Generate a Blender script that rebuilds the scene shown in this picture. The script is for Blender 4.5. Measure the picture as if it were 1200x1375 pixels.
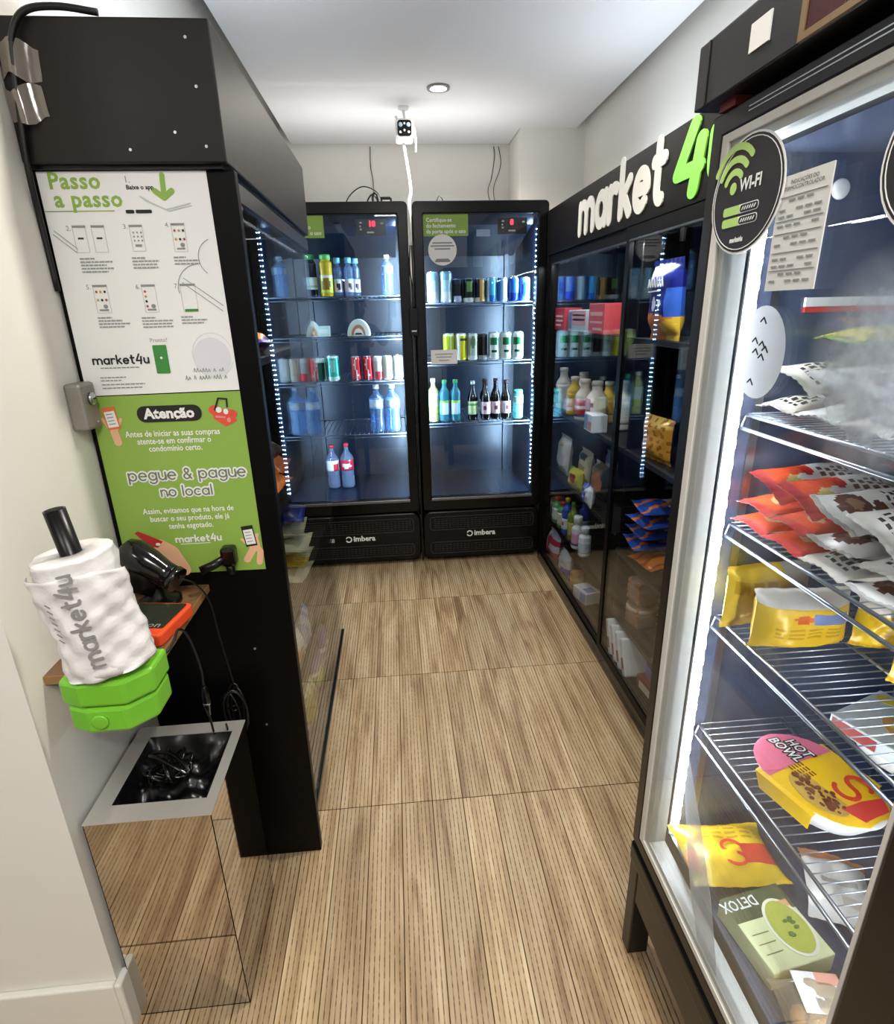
import bpy, bmesh, math, random
from mathutils import Vector, Matrix, Euler

for _o in list(bpy.data.objects):
    bpy.data.objects.remove(_o)
SC = bpy.context.scene
COL = SC.collection
PI = math.pi

# ------------------------------------------------------------------ camera
cam_data = bpy.data.cameras.new('camera')
cam_data.sensor_fit = 'VERTICAL'
cam_data.sensor_height = 24.0
cam_data.lens = 767.64 / 1375.0 * 24.0
cam_data.clip_start = 0.02
camera = bpy.data.objects.new('camera', cam_data)
COL.objects.link(camera)


def cam_matrix(pitch, yaw, roll, h):
    r0 = Matrix(((1, 0, 0), (0, 0, 1), (0, -1, 0)))
    rr = Matrix.Rotation(roll, 3, 'Z')
    rx = Matrix.Rotation(pitch, 3, 'X')
    rz = Matrix.Rotation(yaw, 3, 'Z')
    m = rz @ rx @ r0 @ rr
    r, d, f = m.col[0], m.col[1], m.col[2]
    mm = Matrix((r, -d, -f)).transposed().to_4x4()
    mm.translation = (0, 0, h)
    return mm


camera.matrix_world = cam_matrix(-0.339931, -0.0811739, 0.0239628, 1.45)
SC.camera = camera

# ------------------------------------------------------------------ world, exposure, big lamps
world = bpy.data.worlds.new('room_air')
SC.world = world
world.use_nodes = True
world.node_tree.nodes['Background'].inputs[0].default_value = (0.85, 0.92, 1.0, 1)
world.node_tree.nodes['Background'].inputs[1].default_value = 0.35
SC.view_settings.view_transform = 'Standard'
SC.view_settings.look = 'None'
SC.view_settings.exposure = 0.16
SC.view_settings.gamma = 1.0
SC.view_settings.use_curve_mapping = False
try:
    SC.cycles.max_bounces = 10
    SC.cycles.diffuse_bounces = 4
    SC.cycles.glossy_bounces = 5
    SC.cycles.transmission_bounces = 6
    SC.cycles.transparent_max_bounces = 32
    SC.cycles.caustics_reflective = False
    SC.cycles.caustics_refractive = False
    SC.cycles.sample_clamp_indirect = 3.0
    SC.cycles.use_denoising = True
    SC.cycles.blur_glossy = 0.5
except Exception:
    pass


def strip_lamp(name, loc, length, width, power, col, aim):
    """light of an upright LED strip, shining along the level direction 'aim'"""
    o = area_lamp(name, loc, width, power, col)
    o.data.shape = 'RECTANGLE'; o.data.size_y = length
    z = -Vector(aim).normalized(); y = Vector((0, 0, 1)); x = y.cross(z)
    o.rotation_euler = Matrix((x, y, z)).transposed().to_euler()
    return o


def area_lamp(name, loc, size, power, col):
    d = bpy.data.lights.new(name, 'AREA')
    d.shape = 'SQUARE'
    d.size = size
    d.energy = power
    d.color = col
    o = bpy.data.objects.new(name, d)
    o.location = loc
    COL.objects.link(o)
    return o


# added fill lamps overhead behind the camera; no such fixtures are seen
area_lamp('hall_fill_lamp', (0.1, -0.35, 2.43), 0.5, 22, (1.0, 0.97, 0.92))
area_lamp('hall_fill_lamp', (-1.2, -0.6, 2.43), 0.5, 12, (1.0, 0.97, 0.93))
# added fill lights that brighten the goods, behind the glass under the top rail
for _x, _y, _l, _p in ((.842, 2.1, 2.0, 9), (-.322, 1.8, .95, 5)):
    _o = area_lamp('cabinet_fill_lamp', (_x, _y, 1.655), .012, _p, (0.95, 0.97, 1.0))
    _o.data.shape = 'RECTANGLE'; _o.data.size_y = _l
rear_fill = area_lamp('rear_fill_lamp', (0.0, -2.5, 1.5), 2.2, 11, (0.82, 0.9, 1.0))  # added broad bluish fill behind the camera; no window is known there
rear_fill.rotation_euler = (PI / 2, 0, 0)
DOWNLIGHT_POWER = 60
STRIP_POWER = 20
FREEZER_POWER = 7
# added uplights above the two display cabinets, unseen, put in to brighten the ceiling
for _x, _y, _p in ((1.0, 2.1, 4.4), (-.47, 1.8, 3.3)):
    _l = area_lamp('cabinet_ceiling_fill', (_x, _y, 1.96), 0.2, _p, (0.86, 0.93, 1.0))
    _l.data.shape = 'RECTANGLE'; _l.data.size_y = 1.6 if _x > 0 else .9
    _l.rotation_euler = (PI, 0, 0)
_l = area_lamp('cooler_ceiling_fill', (.1, 3.6, 1.99), 0.2, 4, (1.0, 0.97, 0.93))  # added uplight above the coolers, only there to brighten the ceiling
_l.data.shape = 'RECTANGLE'; _l.data.size = 1.2; _l.data.size_y = .3
_l.rotation_euler = (PI, 0, 0)


# ------------------------------------------------------------------ helpers
def srgb(h):
    if isinstance(h, str):
        h = h.lstrip('#')
        c = [int(h[i:i + 2], 16) / 255 for i in (0, 2, 4)]
    else:
        c = list(h)
    return tuple((x / 12.92 if x <= 0.04045 else ((x + 0.055) / 1.055) ** 2.4) for x in c) + (1.0,)


_M = {}


def mat(name, col='#808080', rough=0.5, metal=0.0, emit=0.0, noise=0.06, scale=25.0, spec=0.5, bump=0.0, coat=0.0):
    if name in _M:
        return _M[name]
    m = bpy.data.materials.new(name)
    m.use_nodes = True
    nt = m.node_tree
    b = nt.nodes['Principled BSDF']
    c = srgb(col)
    b.inputs['Base Color'].default_value = c
    b.inputs['Roughness'].default_value = rough
    b.inputs['Metallic'].default_value = metal
    b.inputs['Specular IOR Level'].default_value = spec
    b.inputs['Coat Weight'].default_value = coat
    if emit:
        b.inputs['Emission Color'].default_value = c
        b.inputs['Emission Strength'].default_value = emit
    if noise or bump:
        tc = nt.nodes.new('ShaderNodeTexCoord')
        n = nt.nodes.new('ShaderNodeTexNoise')
        n.inputs['Scale'].default_value = scale
        n.inputs['Detail'].default_value = 3
        nt.links.new(tc.outputs['Object'], n.inputs['Vector'])
        if noise:
            h = nt.nodes.new('ShaderNodeHueSaturation')
            h.inputs['Color'].default_value = c
            mr = nt.nodes.new('ShaderNodeMapRange')
            mr.inputs['To Min'].default_value = 1 - noise
            mr.inputs['To Max'].default_value = 1 + noise
            nt.links.new(n.outputs['Fac'], mr.inputs['Value'])
            nt.links.new(mr.outputs['Result'], h.inputs['Value'])
            nt.links.new(h.outputs['Color'], b.inputs['Base Color'])
        if bump:
            bp = nt.nodes.new('ShaderNodeBump')
            bp.inputs['Strength'].default_value = bump
            bp.inputs['Distance'].default_value = 0.004
            nt.links.new(n.outputs['Fac'], bp.inputs['Height'])
            nt.links.new(bp.outputs['Normal'], b.inputs['Normal'])
    _M[name] = m
    return m


def glass(name, tint='#ffffff', f0=0.05, rough=0.0, dirt=0.0):
    """thin pane: see-through plus a mirror share that grows towards grazing view"""
    if name in _M:
        return _M[name]
    m = bpy.data.materials.new(name)
    m.use_nodes = True
    nt = m.node_tree
    nt.nodes.remove(nt.nodes['Principled BSDF'])
    out = nt.nodes['Material Output']
    g = nt.nodes.new('ShaderNodeNewGeometry')
    dot = nt.nodes.new('ShaderNodeVectorMath'); dot.operation = 'DOT_PRODUCT'
    nt.links.new(g.outputs['Incoming'], dot.inputs[0]); nt.links.new(g.outputs['Normal'], dot.inputs[1])

    def math_(op, a, b=None):
        n = nt.nodes.new('ShaderNodeMath'); n.operation = op
        for i, x in enumerate((a, b)):
            if x is None:
                continue
            if isinstance(x, (int, float)):
                n.inputs[i].default_value = x
            else:
                nt.links.new(x, n.inputs[i])
        return n.outputs[0]
    a = math_('ABSOLUTE', dot.outputs['Value'])
    p = math_('POWER', math_('SUBTRACT', 1.0, a), 5.0)
    fac = math_('ADD', math_('MULTIPLY', p, 1 - f0), f0)
    tr = nt.nodes.new('ShaderNodeBsdfTransparent'); tr.inputs[0].default_value = srgb(tint)
    gl = nt.nodes.new('ShaderNodeBsdfGlossy'); gl.inputs['Roughness'].default_value = rough
    mx = nt.nodes.new('ShaderNodeMixShader')
    nt.links.new(fac, mx.inputs[0]); nt.links.new(tr.outputs[0], mx.inputs[1]); nt.links.new(gl.outputs[0], mx.inputs[2])
    last = mx.outputs[0]
    if dirt:
        tc = nt.nodes.new('ShaderNodeTexCoord')
        n = nt.nodes.new('ShaderNodeTexNoise'); n.inputs['Scale'].default_value = 9; n.inputs['Detail'].default_value = 6
        nt.links.new(tc.outputs['Object'], n.inputs['Vector'])
        mr = nt.nodes.new('ShaderNodeMapRange'); mr.inputs['From Min'].default_value = 0.45; mr.inputs['From Max'].default_value = 0.8
        mr.inputs['To Max'].default_value = dirt
        nt.links.new(n.outputs['Fac'], mr.inputs['Value'])
        df = nt.nodes.new('ShaderNodeBsdfDiffuse'); df.inputs[0].default_value = (0.8, 0.82, 0.85, 1)
        m2 = nt.nodes.new('ShaderNodeMixShader')
        nt.links.new(mr.outputs[0], m2.inputs[0]); nt.links.new(last, m2.inputs[1]); nt.links.new(df.outputs[0], m2.inputs[2])
        last = m2.outputs[0]
    nt.links.new(last, out.inputs['Surface'])
    _M[name] = m
    return m


def frost(name, amount=0.6, scale=30.0, radial=True):
    """frosted breath on a pane: white scatter, thinner towards its rim"""
    if name in _M:
        return _M[name]
    m = bpy.data.materials.new(name)
    m.use_nodes = True
    nt = m.node_tree
    nt.nodes.remove(nt.nodes['Principled BSDF'])
    out = nt.nodes['Material Output']
    tc = nt.nodes.new('ShaderNodeTexCoord')
    n = nt.nodes.new('ShaderNodeTexNoise'); n.inputs['Scale'].default_value = scale; n.inputs['Detail'].default_value = 5
    nt.links.new(tc.outputs['Object'], n.inputs['Vector'])
    mp = nt.nodes.new('ShaderNodeMapping')
    mp.inputs['Location'].default_value = (-1, -1, -1); mp.inputs['Scale'].default_value = (2, 2, 2)
    nt.links.new(tc.outputs['Generated'], mp.inputs['Vector'])
    gr = nt.nodes.new('ShaderNodeVectorMath'); gr.operation = 'MULTIPLY'; gr.inputs[1].default_value = (1, 1, 0)
    nt.links.new(mp.outputs[0], gr.inputs[0])
    ln = nt.nodes.new('ShaderNodeVectorMath'); ln.operation = 'LENGTH'
    nt.links.new(gr.outputs[0], ln.inputs[0])
    mr = nt.nodes.new('ShaderNodeMapRange')
    mr.inputs['From Min'].default_value = 1.0; mr.inputs['From Max'].default_value = 0.35
    mr.inputs['To Max'].default_value = amount
    nt.links.new(ln.outputs['Value'], mr.inputs['Value'])
    mu = nt.nodes.new('ShaderNodeMath'); mu.operation = 'MULTIPLY'
    ns = nt.nodes.new('ShaderNodeMapRange'); ns.inputs['From Min'].default_value = -0.1; ns.inputs['From Max'].default_value = 0.7
    nt.links.new(n.outputs['Fac'], ns.inputs['Value'])
    nt.links.new(mr.outputs[0], mu.inputs[0]); nt.links.new(ns.outputs[0], mu.inputs[1])
    if not radial:
        mu.inputs[0].default_value = amount
        nt.links.remove(mu.inputs[0].links[0])
    tr = nt.nodes.new('ShaderNodeBsdfTransparent')
    tl = nt.nodes.new('ShaderNodeBsdfTranslucent'); tl.inputs[0].default_value = (0.9, 0.92, 0.95, 1)
    df = nt.nodes.new('ShaderNodeBsdfDiffuse'); df.inputs[0].default_value = (0.9, 0.92, 0.95, 1)
    ad = nt.nodes.new('ShaderNodeMixShader')
    nt.links.new(tl.outputs[0], ad.inputs[1]); nt.links.new(df.outputs[0], ad.inputs[2])
    mx = nt.nodes.new('ShaderNodeMixShader')
    nt.links.new(mu.outputs[0], mx.inputs[0]); nt.links.new(tr.outputs[0], mx.inputs[1]); nt.links.new(ad.outputs[0], mx.inputs[2])
    nt.links.new(mx.outputs[0], out.inputs['Surface'])
    _M[name] = m
    return m


def clear_plastic(name, tint='#cfe4f5', rough=0.08, f0=0.08, body=0.15):
    """bottle plastic: mostly see-through, with gloss and a little tinted body"""
    if name in _M:
        return _M[name]
    m = glass(name, tint, f0, rough)
    nt = m.node_tree
    out = nt.nodes['Material Output']
    src = out.inputs['Surface'].links[0].from_socket
    df = nt.nodes.new('ShaderNodeBsdfDiffuse'); df.inputs[0].default_value = srgb(tint)
    m2 = nt.nodes.new('ShaderNodeMixShader'); m2.inputs[0].default_value = body
    nt.links.new(src, m2.inputs[1]); nt.links.new(df.outputs[0], m2.inputs[2])
    nt.links.new(m2.outputs[0], out.inputs['Surface'])
    return m


class MB:
    def __init__(s):
        s.v = []; s.f = []; s.m = []; s.sm = []

    def add(s, vs, fs, m=0, smooth=False):
        o = len(s.v)
        s.v += [tuple(x) for x in vs]
        for f in fs:
            s.f.append([i + o for i in f]); s.m.append(m); s.sm.append(smooth)
        return s

    def box(s, x0, x1, y0, y1, z0, z1, m=0):
        v = [(x, y, z) for z in (z0, z1) for y in (y0, y1) for x in (x0, x1)]
        return s.add(v, [(0, 2, 3, 1), (4, 5, 7, 6), (0, 1, 5, 4), (2, 6, 7, 3), (0, 4, 6, 2), (1, 3, 7, 5)], m)

    def prism(s, pts, d0, d1, axis='y', m=0, smooth=False):
        """2D outline pushed along an axis; pts are (x,z) for y, (y,z) for x, (x,y) for z"""
        n = len(pts)

        def p(a, b, d):
            return {'y': (a, d, b), 'x': (d, a, b), 'z': (a, b, d)}[axis]
        v = [p(a, b, d0) for a, b in pts] + [p(a, b, d1) for a, b in pts]
        s.add(v, [list(range(n))[::-1], list(range(n, 2 * n))], m)
        o = len(s.v) - 2 * n
        for i in range(n):
            j = (i + 1) % n
            s.f.append([o + i, o + j, o + n + j, o + n + i]); s.m.append(m); s.sm.append(smooth)
        return s

    def lathe(s, prof, seg=20, c=(0, 0, 0), m=0, smooth=True, ms=None, sx=1.0, sy=1.0, caps=True):
        """prof: list of (r,z); ms: material per ring gap"""
        vs = []
        for r, z in prof:
            for k in range(seg):
                a = 2 * PI * k / seg
                vs.append((c[0] + r * math.cos(a) * sx, c[1] + r * math.sin(a) * sy, c[2] + z))
        o = len(s.v)
        s.v += vs
        for i in range(len(prof) - 1):
            for k in range(seg):
                k2 = (k + 1) % seg
                s.f.append([o + i * seg + k, o + i * seg + k2, o + (i + 1) * seg + k2, o + (i + 1) * seg + k])
                s.m.append(ms[i] if ms else m); s.sm.append(smooth)
        for ring, rev in ((0, True), (len(prof) - 1, False)):
            if caps and prof[ring][0] > 1e-6:
                idx = [o + ring * seg + k for k in range(seg)]
                s.f.append(idx[::-1] if rev else idx)
                s.m.append((ms[min(ring, len(prof) - 2)] if ms else m)); s.sm.append(False)
        return s

    def tube(s, path, r, seg=8, m=0, closed=False):
        pts = [Vector(p) for p in path]
        n = len(pts)
        rr = r if isinstance(r, (list, tuple)) else [r] * n
        o = len(s.v)
        up = Vector((0.13, 0.27, 0.95))
        for i, p in enumerate(pts):
            if closed:
                t = pts[(i + 1) % n] - pts[i - 1]
            else:
                t = pts[min(i + 1, n - 1)] - pts[max(i - 1, 0)]
            t = t.normalized() if t.length > 1e-9 else Vector((0, 0, 1))
            a = t.cross(up)
            if a.length < 0.05:
                a = t.cross(Vector((1, 0, 0)))
            a.normalize(); b = t.cross(a)
            for k in range(seg):
                an = 2 * PI * k / seg
                s.v.append(tuple(p + a * math.cos(an) * rr[i] + b * math.sin(an) * rr[i]))
        rng = n if closed else n - 1
        for i in range(rng):
            i2 = (i + 1) % n
            for k in range(seg):
                k2 = (k + 1) % seg
                s.f.append([o + i * seg + k, o + i2 * seg + k, o + i2 * seg + k2, o + i * seg + k2]); s.m.append(m); s.sm.append(True)
        if not closed:
            s.f.append([o + k for k in range(seg)]); s.m.append(m); s.sm.append(False)
            s.f.append([o + (n - 1) * seg + k for k in range(seg)][::-1]); s.m.append(m); s.sm.append(False)
        return s

    def capsule(s, p0, p1, w, d0, d1, m=0, seg=6):
        """flat rounded stroke in the local x,y plane from p0 to p1, thick from z=d0 to d1"""
        (x0, y0), (x1, y1) = p0, p1
        a = math.atan2(y1 - y0, x1 - x0) if (x0, y0) != (x1, y1) else 0
        pts = []
        for k in range(seg + 1):
            t = a + PI / 2 + PI * k / seg
            pts.append((x0 + math.cos(t) * w / 2, y0 + math.sin(t) * w / 2))
        for k in range(seg + 1):
            t = a - PI / 2 + PI * k / seg
            pts.append((x1 + math.cos(t) * w / 2, y1 + math.sin(t) * w / 2))
        return s.prism(pts, d0, d1, 'z', m)

    def stroke(s, poly, w, d0=0.0, d1=0.0008, m=0, seg=6):
        for a, b in zip(poly[:-1], poly[1:]):
            s.lift = (getattr(s, 'lift', 0) + 1) % 40      # neighbouring strokes never share one plane
            s.capsule(a, b, w, d0, d1 + s.lift * 1.2e-5, m, seg)
        return s

    def disc(s, cx, cy, rx, ry, d0=0.0, d1=0.0008, m=0, n=28):
        return s.prism([(cx + rx * math.cos(2 * PI * k / n), cy + ry * math.sin(2 * PI * k / n)) for k in range(n)], d0, d1, 'z', m)

    def rrect(s, x0, x1, y0, y1, r, d0=0.0, d1=0.0008, m=0, n=5):
        return s.prism(rr_pts(x0, x1, y0, y1, r, n), d0, d1, 'z', m)

    def mesh(s, name, mats, org=(0, 0, 0)):
        me = bpy.data.meshes.new(name)
        ox, oy, oz = org
        me.from_pydata([(x - ox, y - oy, z - oz) for x, y, z in s.v], [], s.f)
        for mm in (mats if isinstance(mats, (list, tuple)) else [mats]):
            me.materials.append(mm)
        me.polygons.foreach_set('material_index', s.m)
        me.polygons.foreach_set('use_smooth', s.sm)
        me.update()
        return me

    def build(s, name, mats, parent=None, world=True, loc=None, rot=None, bevel=0.0, seg=2):
        """world=True: vertices are world coordinates, taken relative to the parent's base point"""
        org = (0, 0, 0)
        if world and parent is not None:
            org = tuple(world_loc(parent))
        o = bpy.data.objects.new(name, s.mesh(name, mats, org))
        COL.objects.link(o)
        o.parent = parent
        if loc: o.location = loc
        if rot: o.rotation_euler = rot
        if bevel:
            b = o.modifiers.new('bevel', 'BEVEL'); b.width = bevel; b.segments = seg; b.limit_method = 'ANGLE'; b.angle_limit = 0.6
            b.harden_normals = False
        return o


def rr_pts(x0, x1, y0, y1, r, n=5):
    pts = []
    for cx, cy, a0 in ((x1 - r, y1 - r, 0), (x0 + r, y1 - r, PI / 2), (x0 + r, y0 + r, PI), (x1 - r, y0 + r, 1.5 * PI)):
        for k in range(n + 1):
            a = a0 + PI / 2 * k / n
            pts.append((cx + r * math.cos(a), cy + r * math.sin(a)))
    return pts


def world_loc(o):
    v = Vector((0, 0, 0))
    while o is not None:
        v += o.location
        o = o.parent
    return v


def thing(name, label, cat, loc=(0, 0, 0), rot=(0, 0, 0), group=None):
    o = bpy.data.objects.new(name, None)
    o.empty_display_size = 0.05
    COL.objects.link(o)
    o.location = loc; o.rotation_euler = rot
    return tag(o, label, cat, group)


def tag(o, label=None, cat=None, group=None, kind=None):
    if label: o['label'] = label
    if cat: o['category'] = cat
    if group: o['group'] = group
    if kind: o['kind'] = kind
    return o


def kids(o):
    return [c for c in COL.objects if c.parent == o]


_KIDS = {}


def dup(root, loc, rot, label, group=None):
    r = root.copy(); COL.objects.link(r)
    r.location = loc; r.rotation_euler = rot
    r['label'] = label
    if group: r['group'] = group
    for ch in _KIDS.get(root.name, []):
        c = ch.copy(); COL.objects.link(c); c.parent = r
        for g in _KIDS.get(ch.name, []):
            d = g.copy(); COL.objects.link(d); d.parent = c
    return r


class Proto:
    """first placement moves the original, later ones copy it with its parts"""
    def __init__(s, root):
        s.root = root; s.used = False
        for o in [root] + kids(root):
            _KIDS[o.name] = kids(o)

    def put(s, loc, rot, label, group=None):
        if not s.used:
            s.used = True
            s.root.location = loc; s.root.rotation_euler = rot
            s.root['label'] = label
            if group: s.root['group'] = group
            return s.root
        return dup(s.root, loc, rot, label, group)


def ring_prism(mb, outer, inner, d0, d1, axis='y', m=0):
    """frame: outline 'outer' with hole 'inner' (same number of points), from d0 to d1"""
    n = len(outer)

    def p(a, b, d):
        return {'y': (a, d, b), 'x': (d, a, b), 'z': (a, b, d)}[axis]
    vs = [p(a, b, d0) for a, b in outer] + [p(a, b, d0) for a, b in inner] + [p(a, b, d1) for a, b in outer] + [p(a, b, d1) for a, b in inner]
    fs = []
    for i in range(n):
        j = (i + 1) % n
        fs += [(i, j, n + j, n + i), (2 * n + i, 3 * n + i, 3 * n + j, 2 * n + j), (i, 2 * n + i, 2 * n + j, j), (n + i, n + j, 3 * n + j, 3 * n + i)]
    mb.add(vs, fs, m)
    return mb


def text(body, size, m, parent, loc, rot, name='lettering', ext=0.0, bold=0.0, align='LEFT', sx=1.0, space=1.0, spacing_line=1.0, shear=0.0):
    cu = bpy.data.curves.new('t', 'FONT')
    cu.body = body; cu.size = size; cu.align_x = align
    cu.extrude = ext; cu.offset = bold; cu.resolution_u = 2
    cu.space_character = space; cu.space_line = spacing_line; cu.shear = shear
    t = bpy.data.objects.new('t', cu)
    COL.objects.link(t)
    dg = bpy.context.evaluated_depsgraph_get()
    me = bpy.data.meshes.new_from_object(t.evaluated_get(dg))
    bpy.data.objects.remove(t); bpy.data.curves.remove(cu)
    me.name = name
    me.materials.clear(); me.materials.append(m)
    o = bpy.data.objects.new(name, me)
    COL.objects.link(o)
    o.parent = parent
    o.location = Vector(loc) - (world_loc(parent) if parent else Vector((0, 0, 0)))
    o.rotation_euler = rot; o.scale = (sx, 1, 1)
    return o


ROT_FRONT = (PI / 2, 0, 0)             # drawing plane seen from the camera side (faces -Y)
ROT_AISLE = (PI / 2, 0, -PI / 2)       # drawing plane on the right hand side (faces -X)
ROT_AISLE_L = (PI / 2, 0, PI / 2)      # faces +X


def arc(cx, cy, rx, ry, a0, a1, n=10):
    return [(cx + rx * math.cos(math.radians(a0 + (a1 - a0) * k / n)), cy + ry * math.sin(math.radians(a0 + (a1 - a0) * k / n))) for k in range(n + 1)]


# hand-made rounded letters of the shop sign, x-height 1: list of strokes, advance width
GL = {
    'm': ([[(0, 0), (0, 1)], arc(.42, .58, .42, .42, 180, 0) + [(.84, 0)], arc(1.26, .58, .42, .42, 180, 0) + [(1.68, 0)]], 1.68),
    'a': ([arc(.48, .5, .48, .5, 0, 360, 18), [(.96, 1), (.96, 0)]], .96),
    'r': ([[(0, 0), (0, 1)], arc(.42, .56, .42, .44, 180, 55)], .62),
    'k': ([[(0, 0), (0, 1.62)], [(.74, 1), (.08, .48)], [(.25, .6), (.8, 0)]], .8),
    'e': ([[(.02, .52), (.94, .52)], arc(.48, .5, .47, .5, 0, 312, 16)], .94),
    't': ([[(.26, 1.55), (.26, .3)] + arc(.56, .3, .3, .3, 180, 275, 6), [(0, 1.08), (.66, 1.08)]], .68),
    '4': ([[(.62, 1.75), (.0, .52), (.98, .52)], [(.98, 1.25), (.78, -.12)]], 1.05),
    'p': ([[(0, 1), (0, -.45)], arc(.48, .5, .48, .5, 0, 360, 18)], .96),
    'g': ([arc(.48, .5, .48, .5, 0, 360, 18), [(.96, 1), (.96, -.05)] + arc(.49, -.05, .47, .42, 0, -150, 8)], .96),
    'n': ([[(0, 0), (0, 1)], arc(.42, .58, .42, .42, 180, 0) + [(.84, 0)]], .84),
    'o': ([arc(.48, .5, .48, .5, 0, 360, 18)], .96),
    'l': ([[(0.05, 0), (0.05, 1.6)]], .1),
    'c': ([arc(.48, .5, .48, .5, 48, 312, 14)], .84),
    '&': ([[(1.0, 0), (.28, .98)] + arc(.48, 1.15, .26, .26, 210, -30, 8) + [(.62, .88), (.2, .6)] + arc(.42, .34, .36, .34, 130, 350, 8) + [(.98, .62)]], 1.0),
    ' ': ([], .35),
    'u': ([[(0, 1), (0, .42)] + arc(.42, .42, .42, .42, 180, 360, 8) + [(.84, 1)], [(.84, 1), (.84, 0)]], .84),
}


def sign_letters(word, xh, gap, w, ext, make):
    """calls make(letter, MB) with each letter's strokes laid along local x"""
    x = 0.0
    for ch in word:
        st, adv = GL[ch]
        b = MB()
        for poly in st:
            b.stroke([(x + px * xh, py * xh) for px, py in poly], w, 0.0, ext, 0, 6)
        make(ch, b)
        x += adv * xh + gap
    return x


def ordinal(n):
    return ['first', 'second', 'third', 'fourth', 'fifth', 'sixth', 'seventh', 'eighth', 'ninth', 'tenth', 'eleventh', 'twelfth'][n]


def s_poly(cx, cy, rx, ry):
    return arc(cx, cy + ry, rx, ry, 15, 270, 12) + arc(cx, cy - ry, rx, ry, 90, -165, 12)

# ------------------------------------------------------------------ materials of the place
M_WALL = mat('painted_wall', '#e6e3dc', .75, noise=.02, scale=6, bump=.03)
M_CEIL = mat('painted_ceiling', '#e9ebee', .8, noise=.015, scale=5)
M_BASEB = mat('white_skirting', '#e4e2da', .45, noise=.02)
M_BLACK = mat('black_laminate', '#060505', .42, noise=.25, scale=40, spec=.14)
M_BLACKM = mat('black_header_metal', '#17130f', .42, noise=.25, scale=14, spec=.32)
M_BLACKP = mat('black_plastic', '#070707', .3, noise=.2, spec=.3)
M_BLACKG = mat('black_gloss', '#060606', .12, noise=.1, spec=.6)
M_RUBBER = mat('black_cable', '#0a0a0a', .4, noise=.1)
M_ALU = mat('brushed_aluminium', '#b9bcc0', .25, 1.0, noise=.05)
M_CHROME = mat('wire_chrome', '#cfd6de', .18, 1.0, noise=.03)
M_WHITE = mat('white_plastic', '#eeeeec', .35, noise=.02)
M_PAPER = mat('white_paper', '#f1f0ee', .55, noise=.015, scale=8)
M_INK = mat('black_ink', '#151515', .6, noise=.05)
M_GREY = mat('grey_ink', '#8d8d8d', .6, noise=.05)
M_LGREY = mat('light_grey_ink', '#c9c9c9', .6, noise=.04)
M_GREEN = mat('leaf_green_print', '#8fb24c', .5, noise=.03, scale=5)
M_SIGNGREEN = mat('sign_green', '#8fe35c', .4, noise=.03)
M_SIGNWHITE = mat('sign_white', '#f2f1ea', .4, noise=.02)
M_LED = mat('led_white', '#a8ccff', .5, emit=160, noise=0)
M_LEDF = mat('led_freezer', '#f2f5ff', .5, emit=60, noise=0)
M_PANE = glass('door_glass', '#f4f8fa', .036)
M_PANEF = glass('freezer_glass', '#f6f8f9', .03, dirt=.035)
M_RED_LED = mat('red_digits', '#ff3048', .5, emit=3.0, noise=0)
M_SCREW = mat('screw_head', '#c9c4b8', .3, .8, noise=.1)
M_WOODSHELF = mat('oak_board', '#6e5038', .5, noise=.25, scale=18)
M_WOODEDGE = mat('oak_board_edge', '#9a7248', .5, noise=.2, scale=30)


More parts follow.
